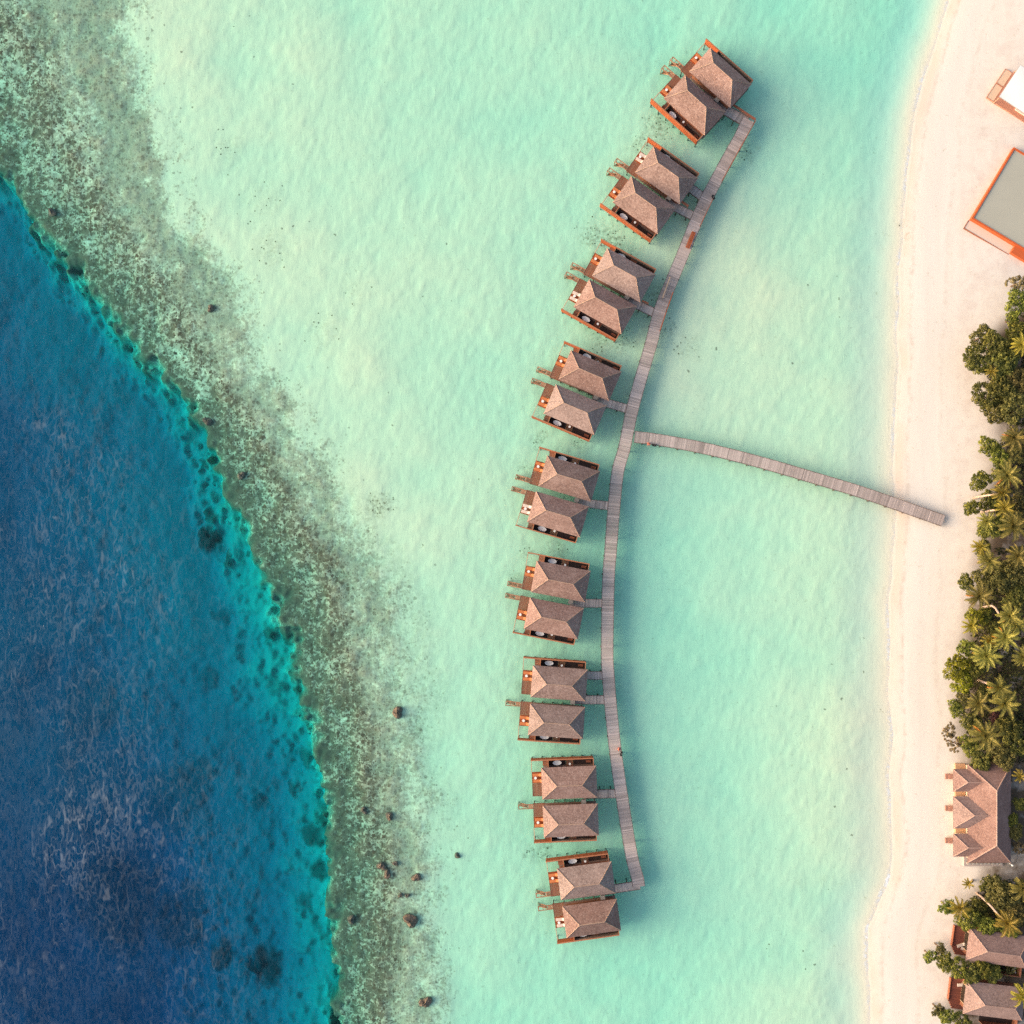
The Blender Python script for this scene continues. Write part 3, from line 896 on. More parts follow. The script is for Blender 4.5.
    p = MB()
    p.bar((0.28, s * -3.32, DECK + 0.021), (0.28, s * -3.32, DECK + 0.7), 0.06, n=8)
    p.bar((0.28, s * -3.32, DECK + 0.701), (0.28, s * -3.32, DECK + 0.85), 0.15, 0.23, n=12)
    p.build('washbasin', M['white_enamel'], t, smooth=False)
    p = MB()
    for k in range(3):
        bx(p, 3.5, 4.5, -3.85 + k * 0.16, -3.72 + k * 0.16, DECK + 0.36, DECK + 0.42, rnd.random())
    for (x, y) in ((3.55, -3.8), (4.42, -3.8), (3.55, -3.42), (4.42, -3.42)):
        bx(p, x, x + 0.06, y, y + 0.06, DECK - 0.059, DECK + 0.355, 0.3)
    p.build('bench', M['red_board'], t)
    # stilts
    for y, xs in ((-4.25, (-7.2, -5.2, -3.2, -1.2, 0.8, 2.8, 4.7)), (2.85, (-7.1, -5.0, -3.0, -1.0, 1.0, 3.0, 4.9)), (-0.8, (-7.1, -2.0, 4.5))):
        for x in xs:
            MB().bar((0, 0, -2.4), (0, 0, DECK - 0.26 if y > -4 else 0.94), 0.11, 0.10, n=8).build('stilt', M['pile'], t, (x, s * y, 0))
    # ladder down to the sea
    if ladder:
        p = MB()
        for y in (2.04, 2.84):
            bx(p, -10.30, -7.335, y - 0.07, y + 0.07, DECK - 0.12, DECK + 0.04, rnd.uniform(0.5, 0.8))
            bx(p, -10.28, -10.18, y - 0.06, y + 0.06, -1.6, DECK - 0.122, 0.3)
            P = [(-8.35, DECK - 0.20), (-10.15, -0.75)]
            for (a, b) in zip(P[:-1], P[1:]):
                ln = math.hypot(b[0] - a[0], b[1] - a[1])
                mx = Matrix.Translation((a[0], s * (y + (0.10 if y < 2.4 else -0.10)), a[1])) @ Matrix.Rotation(math.atan2(b[1] - a[1], a[0] - b[0]), 4, 'Y')
                p.box(-ln, 0, -0.03, 0.03, -0.10, 0.07, 0.5, mx)
        for k in range(4):
            bx(p, -8.30 + k * 0.24, -8.09 + k * 0.24, 2.115, 2.765, DECK - 0.10, DECK - 0.03, rnd.random())
        bx(p, -10.29, -10.17, 2.115, 2.765, DECK - 0.11, DECK + 0.02, 0.6)
        bx(p, -9.32, -9.22, 2.115, 2.765, DECK - 0.11, DECK + 0.02, 0.6)
        for k in range(7):
            fz = (k + 0.7) / 7
            x = -8.35 - 1.75 * fz
            z = DECK - 0.2 - 2.1 * fz
            bx(p, x - 0.10, x + 0.10, 2.18, 2.70, z - 0.03, z + 0.02, rnd.random() * 0.5)
        p.build('ladder', M['ladder'], t)
    return t


gm, gnt, gout = mat_new('window_glass')
principled(gnt, gout, (0.035, 0.028, 0.022), 0.3, None, 0.25)
M['glass'] = gm
M['ladder'] = wood('ladder_boards', (0.34, 0.17, 0.10), 0.6)
M['cap'] = wood('wall_cap_boards', (0.42, 0.17, 0.09), 0.25)

VILLAS = [  # zoom origin, 4 roof corners in that zoom (8.533x): sea-north, land-north, land-south, sea-south
    ((645, 35), [(560, 120), (905, 420), (725, 620), (380, 305)]), ((645, 35), [(345, 350), (690, 655), (500, 850), (165, 540)]),
    ((595, 130), [(505, 150), (870, 410), (722, 628), (343, 360)]), ((595, 130), [(310, 400), (690, 675), (530, 880), (155, 615)]),
    ((555, 230), [(450, 165), (855, 385), (722, 610), (320, 385)]), ((555, 230), [(292, 430), (705, 655), (560, 885), (160, 650)]),
    ((525, 330), [(395, 180), (822, 360), (713, 603), (288, 415)]), ((525, 330), [(265, 475), (690, 650), (590, 888), (163, 705)]),
    ((505, 435), [(362, 180), (805, 318), (735, 560), (285, 432)]), ((505, 435), [(265, 487), (718, 615), (635, 870), (190, 735)]),
    ((500, 540), [(312, 180), (775, 270), (722, 525), (262, 440)]), ((500, 540), [(255, 497), (715, 590), (662, 840), (205, 750)]),
    ((500, 640), [(283, 218), (745, 255), (730, 520), (262, 485)]), ((500, 640), [(255, 545), (728, 577), (707, 840), (240, 808)]),
    ((510, 740), [(262, 240), (738, 222), (745, 487), (277, 505)]), ((510, 740), [(278, 563), (748, 550), (760, 805), (290, 830)]),
    ((530, 840), [(225, 245), (695, 185), (735, 450), (262, 512)]), ((530, 840), [(275, 570), (730, 503), (783, 770), (315, 832)])]
NO_LADDER = (12, 14)
PALE_SEATS = (2, 5, 9, 17)


def make_tub():
    t = empty('bathtub')
    mb = MB()
    n = 24
    prof = [(0.78, 0.40, 0.0), (0.84, 0.44, 0.30), (0.88, 0.47, 0.56), (0.82, 0.41, 0.565), (0.74, 0.34, 0.50), (0.60, 0.25, 0.47)]
    rings = []
    for (a, b, z) in prof:
        rings.append(len(mb.v))
        for i in range(n):
            th = 2 * math.pi * i / n
            mb.v.append((a * math.cos(th), b * math.sin(th), z))
    for r0, r1 in zip(rings[:-1], rings[1:]):
        for i in range(n):
            j = (i + 1) % n
            mb.f.append((r0 + i, r0 + j, r1 + j, r1 + i)); mb.t.append(0.5)
    mb.f.append(tuple(rings[-1] + i for i in range(n))); mb.t.append(0.5)
    mb.f.append(tuple(rings[0] + i for i in reversed(range(n)))); mb.t.append(0.5)
    for x_ in (-0.45, 0.45):
        mb.box(x_ - 0.06, x_ + 0.06, -0.3, 0.3, -0.078, -0.002)
    mb.build('shell', M['white_enamel'], t, smooth=True)
    MB().bar((0.68, 0, 0.566), (0.68, 0, 0.68), 0.03, n=6).build('tap', M['grey_metal'], t)
    return t


def make_lounger(pale):
    t = empty('sun_lounger')
    p = MB()
    for y in (-0.30, 0.24):
        p.box(-0.95, 0.95, y, y + 0.06, 0.22, 0.30, 0.5)
    for x in (-0.85, 0.78):
        for y in (-0.30, 0.24):
            p.box(x, x + 0.06, y + 0.002, y + 0.058, 0.0, 0.219, 0.3)
    p.build('frame', M['orange_board' if not pale else 'pale_board'], t)
    c = M['cushion_pale' if pale else 'cushion_orange']
    bevel(MB().box(-0.95, 0.30, -0.29, 0.29, 0.302, 0.39).build('cushion', c, t), 0.03)
    mx = Matrix.Translation((0.31, 0, 0.31)) @ Matrix.Rotation(R(-28), 4, 'Y')
    bevel(MB().box(0.0, 0.68, -0.29, 0.29, 0.0, 0.09, 0.5, mx).build('backrest', c, t), 0.03)
    return t


def make_table():
    t = empty('side_table')
    MB().bar((0, 0, 0.40), (0, 0, 0.45), 0.27, n=14).build('top', M['white_enamel'], t)
    MB().bar((0, 0, 0), (0, 0, 0.399), 0.05, n=8).build('leg', M['white_enamel'], t)
    return t


proto_v = {}
proto_tub = proto_l = proto_lp = proto_t = None
villa_frames = []
for i, (org, cs) in enumerate(VILLAS):
    P = [Vector((*W(org[0] + x / 8.533, org[1] + y / 8.533, 4.0), 0)) for x, y in cs]
    c = sum(P, Vector()) / 4
    ax = (P[1] + P[2]) - (P[0] + P[3])
    rz = math.atan2(ax.y, ax.x)
    s = -1 if i % 2 == 0 else 1
    key = (s, i not in NO_LADDER)
    if key not in proto_v:
        o = proto_v[key] = make_villa(*key)
    else:
        o = copy_tree(proto_v[key])
    o.location = (c.x, c.y, 0)
    o.rotation_euler = (0, 0, rz)
    side = 'upper' if s < 0 else 'lower'
    nth = ORD[i]
    extra = '' if key[1] else ' without a ladder'
    tag(o, f'shake roofed stilt villa{extra}, {nth} along the boardwalk counting from its top end', 'villa', 'overwater villas along the boardwalk')
    villa_frames.append((c, rz, s))
    mw = Matrix.Translation((c.x, c.y, 0)) @ Matrix.Rotation(rz, 4, 'Z')
    place = f'the {nth} stilt villa from the top'

    def put(o, x, y, z, r=0.0):
        o.location = mw @ Vector((x, s * y, z))
        o.rotation_euler = (0, 0, rz + r)
        return o
    if i == 0: tb = proto_tub = make_tub()
    else: tb = copy_tree(proto_tub)
    put(tb, -2.2 + rnd.uniform(-.15, .15), -3.58, DECK + 0.02)
    tag(tb, f'white oval bathtub on {place}', 'bathtub', 'bathtubs on the villa terraces')
    pale = i in PALE_SEATS
    for q, (yy, wh) in enumerate(((-0.10, 'terrace'), (-1.28, 'net'))):
        if pale:
            if proto_lp is None: l = proto_lp = make_lounger(True)
            else: l = copy_tree(proto_lp)
        else:
            if proto_l is None: l = proto_l = make_lounger(False)
            else: l = copy_tree(proto_l)
        put(l, -6.15 + rnd.uniform(-0.12, 0.12), yy, DECK + 0.016, rnd.uniform(-0.06, 0.06))
        tag(l, f'{"pale" if pale else "orange"} sun lounger nearer the {wh} on {place}', 'sun lounger', 'loungers on the sun decks')
    if proto_t is None: tt = proto_t = make_table()
    else: tt = copy_tree(proto_t)
    put(tt, -6.55 + rnd.uniform(-.1, .1), -0.69, DECK + 0.016)
    tag(tt, f'small white table between loungers on {place}', 'table', 'side tables on the sun decks')

# ------------------------------------------------------------------ boardwalk, jetty, entrance walkways
def spline(pts, step):
    """Catmull-Rom through world points, resampled"""
    P = [Vector(p) for p in pts]
    P = [P[0] * 2 - P[1]] + P + [P[-1] * 2 - P[-2]]
    out = []
    for k in range(1, len(P) - 2):
        p0, p1, p2, p3 = P[k - 1:k + 3]
        n = max(2, int((p2 - p1).length / 0.3))
        for i in range(n):
            t = i / n
            out.append(0.5 * (2 * p1 + (p2 - p0) * t + (2 * p0 - 5 * p1 + 4 * p2 - p3) * t * t + (3 * p1 - p0 - 3 * p2 + p3) * t ** 3))
    out.append(P[-2])
    return resample(out, step)


def resample(out, step):
    res, acc = [out[0]], 0.0
    for a, b in zip(out[:-1], out[1:]):
        L = (b - a).length
        if L < 1e-6: continue
        d = step - acc
        while d <= L:
            res.append(a.lerp(b, d / L)); d += step
        acc = (acc + L) % step if True else 0
    return res


def walkway(name, path, width, label, cat, group=None, pile_every=3.6, wd=0.2, seed=1, ground_follow=False):
    """plank deck on piles along a path of world points (deck height in z)"""
    rr = random.Random(seed)
    t = empty(name, (path[0].x, path[0].y, 0))
    off = Vector((path[0].x, path[0].y, 0))
    mb, sts = MB(), {-1: MB(), 1: MB()}
    sect, left = 0.5, 0
    n = len(path)
    for i in range(n - 1):
        a, b = path[i] - off, path[i + 1] - off
        d = (path[min(i + 2, n - 1)] - path[max(i - 1, 0)]); d.z = 0; d.normalize()
        nn = Vector((-d.y, d.x, 0))
        if left <= 0:
            left = rr.randint(7, 26); sect = 0.5 + rr.uniform(-0.28, 0.28)
            first = True
        tone = sect + rr.uniform(-0.30, 0.30)
        if first: tone = rr.choice((0.0, 1.15, 0.9)); first = False
        left -= 1
        m = (a + b) / 2
        L = (b - a).length
        mx = Matrix(((d.x, nn.x, 0, m.x), (d.y, nn.y, 0, m.y), (0, 0, 1, m.z), (0, 0, 0, 1)))
        e = rr.uniform(-0.04, 0.04)
        mb.box(-L / 2 + 0.010, L / 2 - 0.010, -width / 2 + e, width / 2 + e, -0.06, rr.uniform(-0.006, 0.006), tone, mx)
        for sgn in (-1, 1):
            y = sgn * (width / 2 - 0.10)
            st = sts[sgn]
            st.box(-L / 2 - 0.01, L / 2 + 0.01, y - 0.07, y + 0.07, -0.32, -0.062, 0.4, mx)
            y = sgn * (width / 2 + 0.06)
            st.box(-L / 2 - 0.01, L / 2 + 0.01, y - 0.035, y + 0.035, -0.25, 0.03, 0.35, mx)
    mb.build('deck', M['grey_board'], t)
    for st in sts.values():
        st.build('side_beam', M['grey_beam'], t)
    k = max(1, int(pile_every / wd))
    pile = None
    for i in range(k // 2, n - 1, k):
        d = path[i + 1] - path[i]; d.z = 0; d.normalize()
        nn = Vector((-d.y, d.x, 0))
        for sgn in (-1, 1):
            p = path[i] - off + nn * sgn * (width / 2 - 0.02)
            if pile is None:
                pile = MB().bar((0, 0, -4.2), (0, 0, 0.0), 0.12, 0.11, n=8).build('pile', M['pile'], t)
                q = pile
            else:
                q = pile.copy(); COL.objects.link(q); q.parent = t
            q.location = (p.x, p.y, path[i].z - 0.34)
    tag(t, label, cat, group)
    return t


def wp(px, py, z=1.7):
    return Vector((*W(px, py, z), z))


BW = [(748.5, 119.5), (739, 139), (730.8, 153.4), (718, 177), (705.7, 200.3), (695, 224), (685.8, 247), (672.5, 279), (660.2, 309.7), (651, 344), (641.3, 377), (631.5, 413), (624.6, 447), (618.2, 470), (614.6, 500.6),
      (610.5, 552), (608.7, 575), (607.6, 616), (607.2, 657), (608.4, 677), (611.1, 710.3), (616.2, 757), (624, 810), (631.9, 857), (637.5, 878), (639, 887)]
boardwalk = walkway('boardwalk', spline([wp(*p) for p in BW], 0.2), 2.3, 'long curved grey timber boardwalk on piles running past all the stilt villas', 'boardwalk', seed=3)
JT = [(634.5, 436.8), (660, 440), (705.5, 448.5), (761.7, 462.6), (818, 479), (867, 494), (944, 521)]
jp = [wp(x, y, z) for (x, y), z in zip(JT, (1.705, 1.7, 1.7, 1.7, 1.7, 1.7, 1.75))]
jetty = walkway('jetty', spline(jp, 0.2), 2.15, 'straight grey timber jetty from the boardwalk across to the sandy beach', 'jetty', seed=8)
ENT = [([(703, 97), (726, 110), (747.5, 122.5)], 1.9, 'the first pair of stilt villas, at the boardwalk top end'),
       ([(688, 186), (702, 196.5)], 1.6, 'the back of the third stilt villa, shorter of two'),
       ([(664, 201), (675.9, 207.3), (693, 216)], 1.6, 'the gap between the third and fourth stilt villas'),
       ([(626, 299.5), (639.4, 305.6), (655, 313)], 1.6, 'the gap between the fifth and sixth stilt villas'),
       ([(592, 398.5), (605.9, 402.7), (628, 409)], 1.6, 'the gap between the seventh and eighth stilt villas'),
       ([(576, 500.5), (589.4, 503.5), (609.5, 506)], 1.55, 'the gap between the ninth and tenth stilt villas'),
       ([(570, 602), (584.4, 603.3), (603, 603.3)], 1.55, 'the gap between the eleventh and twelfth stilt villas'),
       ([(585, 675.2), (604, 675.8)], 1.5, 'the back of the thirteenth stilt villa, ending at its roof'),
       ([(571, 699.5), (586, 699.8), (605.5, 699.8)], 1.6, 'the gap between the thirteenth and fourteenth stilt villas'),
       ([(584, 794.5), (597.9, 794), (617.5, 793.7)], 1.6, 'the gap between the fifteenth and sixteenth stilt villas'),
       ([(601, 891.5), (616, 888.7), (640, 885)], 1.6, 'the last pair of stilt villas, at the boardwalk bottom end')]
for k, (pts, wd_, where) in enumerate(ENT):
    path = resample([wp(x, y, 1.66) for x, y in [tuple(np.array(pts[a]) * (1 - t / 20) + np.array(pts[a + 1]) * t / 20) for a in range(len(pts) - 1) for t in range(21)]], 0.2)
    walkway('entrance_walkway', path, wd_, f'short timber walkway to {where}', 'walkway', 'short walkways from the boardwalk to the villas', 2.2, seed=20 + k)

# grey cabinets on the walkway ends between the villas
cab = None
for k, (px, py, a, b) in enumerate([(716, 102, 1, 2), (668.5, 199.5, 3, 4), (626.5, 298.5, 5, 6), (595.5, 398.5, 7, 8), (576.5, 500.5, 9, 10), (570.5, 601.8, 11, 12), (572.5, 701.5, 13, 14), (583.5, 800.5, 15, 16), (602.5, 896, 17, 18)]):
    if cab is None:
        o = cab = empty('utility_cabinet')
        bevel(MB().box(-0.42, 0.42, -0.36, 0.36, 0.05, 0.95).build('housing', M['grey_metal'], o), 0.03)
        MB().box(-0.46, 0.46, -0.40, 0.40, 0.952, 1.0).build('lid', M['grey_metal'], o)
        MB().box(-0.30, 0.30, -0.375, -0.362, 0.2, 0.8).build('grille', M['black_paint'], o)
    else:
        o = copy_tree(cab)
    o.location = wp(px, py, 1.66)
    o.rotation_euler = (0, 0, villa_frames[2 * k][1])
    tag(o, f'grey utility cabinet in the gap between the {ORD[a - 1]} and {ORD[b - 1]} stilt villas', 'cabinet', 'utility cabinets between the villas')


def railing(px_pts, label, mat, z0=1.7, h=0.95, slats=False, wide=0.10):
    P = [wp(x, y, z0) for x, y in px_pts]
    off = Vector((P[0].x, P[0].y, z0))
    t = empty('handrail', off)
    top, low, posts = MB(), MB(), []
    for a, b in zip(P[:-1], P[1:]):
        a, b = a - off, b - off
        L = (b - a).length
        mx = Matrix.Translation(a) @ Matrix.Rotation(math.atan2(b.y - a.y, b.x - a.x), 4, 'Z')
        top.box(-0.05, L + 0.05, -wide, wide, h, h + 0.06, 0.6, mx)
        low.box(0, L, -0.03, 0.03, 0.45, 0.52, 0.4, mx)
        if slats:
            for q in range(int(L / 0.25)):
                low.box(q * 0.25, q * 0.25 + 0.12, -0.028, 0.028, 0.05, 0.449, rnd.random(), mx)
                low.box(q * 0.25, q * 0.25 + 0.12, -0.028, 0.028, 0.521, h - 0.002, rnd.random(), mx)
        n = max(1, int(round(L / 2.0)))
        posts += [a.lerp(b, i / n) for i in range(n)]
    posts.append(P[-1] - off)
    top.build('top_rail', mat, t); low.build('lower_rail', mat, t)
    for p in posts:
        MB().box(-0.05, 0.05, -0.05, 0.05, -0.10, h - 0.002, 0.4).build('post', mat, t, p)
    tag(t, label, 'handrail')
    return t


railing([(731.5, 106), (754.3, 121.3)], 'red slatted handrail beside the walkway at the boardwalk top corner', M['red_board'], 1.66, slats=True, wide=0.2)
railing([(754.8, 122.5), (743, 143), (733, 161), (722, 181)], 'thin brown handrail along the boardwalk below the top corner', M['red_board'], 1.7, wide=0.07)
railing([(712, 201), (700, 226)], 'thin brown handrail just above the orange bench on the boardwalk', M['red_board'], 1.7, wide=0.07)
railing([(669.3, 278.6), (662.2, 298.6)], 'pale timber handrail on the sea side edge near the sixth stilt villa', M['pale_board'], 1.7, wide=0.10)
railing([(672.4, 293.5), (666, 312), (659.6, 331)], 'orange brown handrail on the lagoon side by the sixth stilt villa walkway', M['orange_board'], 1.7, wide=0.08)
railing([(681, 203), (687.6, 207.6)], 'short red handrail on the walkway by the fourth stilt villa', M['red_board'], 1.66, slats=True, wide=0.22)
railing([(642, 301.8), (647.8, 304.6)], 'short red handrail on the walkway by the sixth stilt villa', M['red_board'], 1.66, slats=True, wide=0.15)

a, b = wp(693.6, 232.5), wp(687.2, 248.5)
o = empty('bench', (a + b) / 2, math.atan2(b.y - a.y, b.x - a.x))
L = (b - a).length / 2
p = MB()
for k in range(5):
    p.box(-L, L, -0.42 + k * 0.17, -0.27 + k * 0.17, 0.40, 0.46, rnd.random())
p.build('seat', M['orange_board'], o)
for x in (-L + 0.1, 0, L - 0.25):
    MB().box(x, x + 0.15, -0.40, 0.40, 0.0, 0.399).build('leg', M['red_board'], o)
tag(o, 'long orange brown timber bench on the boardwalk by the fourth stilt villa', 'bench')

# black boxes fixed outside the walkway edges
for (px, py, rz_, lab) in ((713.2, 197.5, -62, 'black box on the boardwalk edge above the orange bench'),
                           (654.3, 445.2, -10, 'black box on the jetty edge beside the person in coral'),
                           (621.3, 753.6, 80, 'black box on the boardwalk edge beside the crouching person in coral')):
    o = empty('black_box', wp(px, py, 1.7), R(rz_))
    bevel(MB().box(-0.42, 0.42, -0.20, 0.20, -0.30, 0.25).build('case', M['black_paint'], o), 0.02)
    MB().box(-0.44, 0.44, -0.22, 0.22, 0.252, 0.30).build('lid', M['black_paint'], o)
    MB().box(-0.10, 0.10, -0.03, 0.03, 0.301, 0.34).build('handle', M['grey_metal'], o)
    tag(o, lab, 'box')


# ------------------------------------------------------------------ people
def skin_body(name, joints, links, mat, parent, sub=2):
    me = bpy.data.meshes.new(name)
    keys = list(joints)
    me.from_pydata([joints[k][0] for k in keys], [(keys.index(a), keys.index(b)) for a, b in links], [])
    o = bpy.data.objects.new(name, me)
    COL.objects.link(o)
    o.parent = parent
    sk = o.modifiers.new('skin', 'SKIN')
    for k, v in zip(keys, me.skin_vertices[0].data):
        r = joints[k][1]
        v.radius = (r, r) if isinstance(r, float) else r
    me.skin_vertices[0].data[0].use_root = True
    ss = o.modifiers.new('sub', 'SUBSURF')
    ss.levels = ss.render_levels = sub
    me.materials.append(mat)
    return o


def person(px, py, face, label):
    """sitting on the edge of the planks, knees bent, leaning a little forward"""
    t = empty('person', wp(px, py, 1.72), face)
    J = {'pelvis': ((0, 0, 0.13), 0.13), 'waist': ((0.02, 0, 0.32), 0.12), 'chest': ((0.10, 0, 0.52), 0.145), 'neck': ((0.15, 0, 0.66), 0.055),
         'head': ((0.18, 0, 0.76), 0.085), 'crown': ((0.18, 0, 0.86), 0.075)}
    Lk = [('pelvis', 'waist'), ('waist', 'chest'), ('chest', 'neck'), ('neck', 'head'), ('head', 'crown')]
    for s_, n in ((1, 'l'), (-1, 'r')):
        J.update({n + 'hip': ((0.06, 0.10 * s_, 0.12), 0.095), n + 'knee': ((0.44, 0.15 * s_, 0.16), 0.065), n + 'ankle': ((0.50, 0.15 * s_, -0.27), 0.042), n + 'toe': ((0.66, 0.16 * s_, -0.32), 0.035),
                  n + 'sho': ((0.12, 0.19 * s_, 0.56), 0.06), n + 'elb': ((0.16, 0.38 * s_, 0.36), 0.043), n + 'wri': ((0.36, 0.30 * s_, 0.24), 0.030), n + 'hand': ((0.44, 0.27 * s_, 0.22), 0.030)})
        Lk += [('pelvis', n + 'hip'), (n + 'hip', n + 'knee'), (n + 'knee', n + 'ankle'), (n + 'ankle', n + 'toe'),
               ('chest', n + 'sho'), (n + 'sho', n + 'elb'), (n + 'elb', n + 'wri'), (n + 'wri', n + 'hand')]
        for q in range(4):
            J[f'{n}f{q}'] = ((0.50 + 0.012 * (q % 2), (0.27 + 0.022 * (q - 1.5)) * s_ if s_ > 0 else -(0.27 + 0.022 * (q - 1.5)), 0.21), 0.009)
            J[f'{n}g{q}'] = ((0.535, (0.27 + 0.024 * (q - 1.5)) * s_, 0.19), 0.008)
            Lk += [(n + 'hand', f'{n}f{q}'), (f'{n}f{q}', f'{n}g{q}')]
        J[n + 'th'] = ((0.45, 0.22 * s_, 0.21), 0.010)
        Lk.append((n + 'wri', n + 'th'))
    skin_body('body', J, Lk, M['skin'], t)
    sj = {'waist': ((0.02, 0, 0.24), 0.150), 'chest': ((0.10, 0, 0.52), 0.172), 'neck': ((0.14, 0, 0.62), 0.085)}
    sl = [('waist', 'chest'), ('chest', 'neck')]
    for s_, n in ((1, 'l'), (-1, 'r')):
        sj.update({n + 's': ((0.12, 0.20 * s_, 0.56), 0.080), n + 'e': ((0.15, 0.34 * s_, 0.41), 0.066)})
        sl += [('chest', n + 's'), (n + 's', n + 'e')]
    skin_body('shirt', sj, sl, M['coral_shirt'], t)
    tj = {'pelvis': ((0, 0, 0.15), 0.155)}
    tl = []
    for s_, n in ((1, 'l'), (-1, 'r')):
        tj.update({n + 'h': ((0.08, 0.10 * s_, 0.13), 0.112), n + 'k': ((0.44, 0.15 * s_, 0.165), 0.082), n + 'a': ((0.49, 0.15 * s_, -0.12), 0.068)})
        tl += [('pelvis', n + 'h'), (n + 'h', n + 'k'), (n + 'k', n + 'a')]
    skin_body('trousers', tj, tl, M['coral_shirt'], t)
    skin_body('hair', {'a': ((0.165, 0, 0.815), 0.092), 'b': ((0.15, 0, 0.88), 0.080)}, [('a', 'b')], M['hair'], t)
    f = MB()
    f.bar((0.255, 0, 0.76), (0.30, 0, 0.745), 0.016, 0.012, n=6)
    f.build('nose', M['skin'], t)
    for s_ in (-1, 1):
        MB().bar((0.245, 0.035 * s_, 0.79), (0.262, 0.036 * s_, 0.79), 0.010, n=6).build('eye', M['hair'], t)
        MB().bar((0.17, 0.085 * s_, 0.77), (0.17, 0.105 * s_, 0.77), 0.026, 0.02, n=7).build('ear', M['skin'], t)
    MB().box(0.25, 0.262, -0.024, 0.024, 0.715, 0.725).build('mouth', M['coral_shirt'], t)
    tag(t, label, 'person')
    return t


person(617.8, 748.7, R(-8), 'person in coral clothes sitting on the lagoon side edge of the boardwalk')
person(648.8, 442.9, R(-100), 'person in coral clothes sitting on the jetty edge near the boardwalk')

# ------------------------------------------------------------------ boulders standing on the reef flat
for (px, py, r, lab) in ((397, 713, 1.4, 'brown boulder alone on the inner reef above the others'), (410, 921, 1.7, 'largest brown boulder at the lagoon side of the lower reef flat'),
                         (416, 878, 1.1, 'brown boulder near the lagoon sand, beside a dark heap'), (381, 867, 1.1, 'reddish boulder, topmost of the broken ring on the reef flat'),
                         (387, 875, 1.0, 'flat reddish boulder at the lower edge of the broken ring'), (395, 864, 0.7, 'small boulder closing the broken ring on its lagoon side'),
                         (425, 1003, 1.5, 'brown boulder at the bottom edge of the reef by the sand'), (206, 421, 1.1, 'pinkish boulder on the outer reef crest above the turquoise water'),
                         (240, 475, 1.0, 'pinkish boulder on the outer crest, second below the first'), (210, 308, 0.9, 'lone dark red boulder on the inner edge of the upper reef'),
                         (50, 211, 1.0, 'reddish boulder on the outer crest of the upper reef'), (363, 811, 0.9, 'dark boulder amid the lower reef flat'), (389, 817, 1.0, 'reddish boulder beside the dark one on the lower reef flat'),
                         (350, 921, 1.1, 'pinkish boulder on the lower reef edge by the deep water'), (457, 857, 0.7, 'small grey boulder alone on the lagoon sand beside the reef'), (400, 896, 0.6, 'black boulder in the middle of the small cluster on the reef'), (407, 896.5, 0.6, 'black boulder nearest the sand in the small cluster above the largest one')):
    r *= 0.8
    x, y = W(px, py, 0)
    zg = ground_z(px, py)
    mb = MB()
    n, m = 12, 8
    rr = random.Random(int(px * 7 + py))
    ph = [rr.uniform(0, 6.28) for _ in range(6)]
    for j in range(m + 1):
        th = math.pi * j / m
        for i in range(n):
            a = 2 * math.pi * i / n
            q = r * (1 + 0.18 * math.sin(2 * a + ph[0]) + 0.14 * math.sin(3 * a + ph[1] + th) + 0.12 * math.sin(4 * th + ph[2] + a) + rr.uniform(-0.09, 0.09))
            mb.v.append((q * math.sin(th) * math.cos(a), q * math.sin(th) * math.sin(a), q * 0.75 * math.cos(th)))
    for j in range(m):
        for i in range(n):
            k = (i + 1) % n
            mb.f.append((j * n + i, (j + 1) * n + i, (j + 1) * n + k, j * n + k)); mb.t.append(0.5)
    o = mb.build('boulder', M['rock'], None, (x, y, max(zg + r * 0.25, -0.75 * r - 0.30 if r > 0.6 else -9)), smooth=False)
    tag(o, lab, 'boulder', 'boulders on the reef')

M['sandstone'] = wood('pale_veranda_boards', (0.55, 0.33, 0.20), 0.2)
M['step_wood'] = wood('pink_brown_steps', (0.42, 0.22, 0.17), 0.3)
M['red_deck'] = wood('dark_red_deck_boards', (0.20, 0.065, 0.045), 0.3)
# ------------------------------------------------------------------ beach: pavilion and court
def frame_xy(a, b):
    """origin, rotation and length of the edge a->b"""
    return a, math.atan2(b[1] - a[1], b[0] - a[0]), math.hypot(b[0] - a[0], b[1] - a[1])


GZ = 1.55   # sand level on the upper beach
# raised court: corners from the photo, rim 1.0 m above the sand
o0, rz0, L0 = frame_xy(W(971.5, 218.5, GZ + 1.1), W(1014, 147, GZ + 1.1))
t = empty('raised_platform', (*o0, GZ), rz0)
Ln, Wd_ = L0, 15.5
mb = MB().box(0.35, Ln - 0.35, -Wd_ + 0.35, -0.35, -0.3, 0.94)
mb.build('floor', M['court'], t)
mb = MB()
mb.box(0, Ln, -0.34, 0, -0.3, 1.1); mb.box(0, Ln, -Wd_, -Wd_ + 0.34, -0.3, 1.1)
mb.box(0, 0.342, -Wd_ + 0.342, -0.342, -0.3, 1.1); mb.box(Ln - 0.342, Ln, -Wd_ + 0.342, -0.342, -0.3, 1.1)
mb.build('rim', M['rim_orange'], t)
mb = MB()
mb.box(-1.85, -0.01, -10.0, 0.05, -0.3, 0.06)
mb.build('terrace', M['terrace_pale'], t)
mb = MB()
mb.box(-1.93, -1.855, -10.1, 0.13, -0.3, 0.12); mb.box(-1.85, -0.01, 0.055, 0.13, -0.3, 0.12)
mb.build('kerb', M['red_board'], t)
mb = MB()
mb.box(-1.7, -0.012, -Wd_, -10.15, -0.3, 0.9)
mb.build('step_block', M['rim_orange'], t)
tag(t, 'raised platform on the sand with grey green floor and orange rim', 'platform')

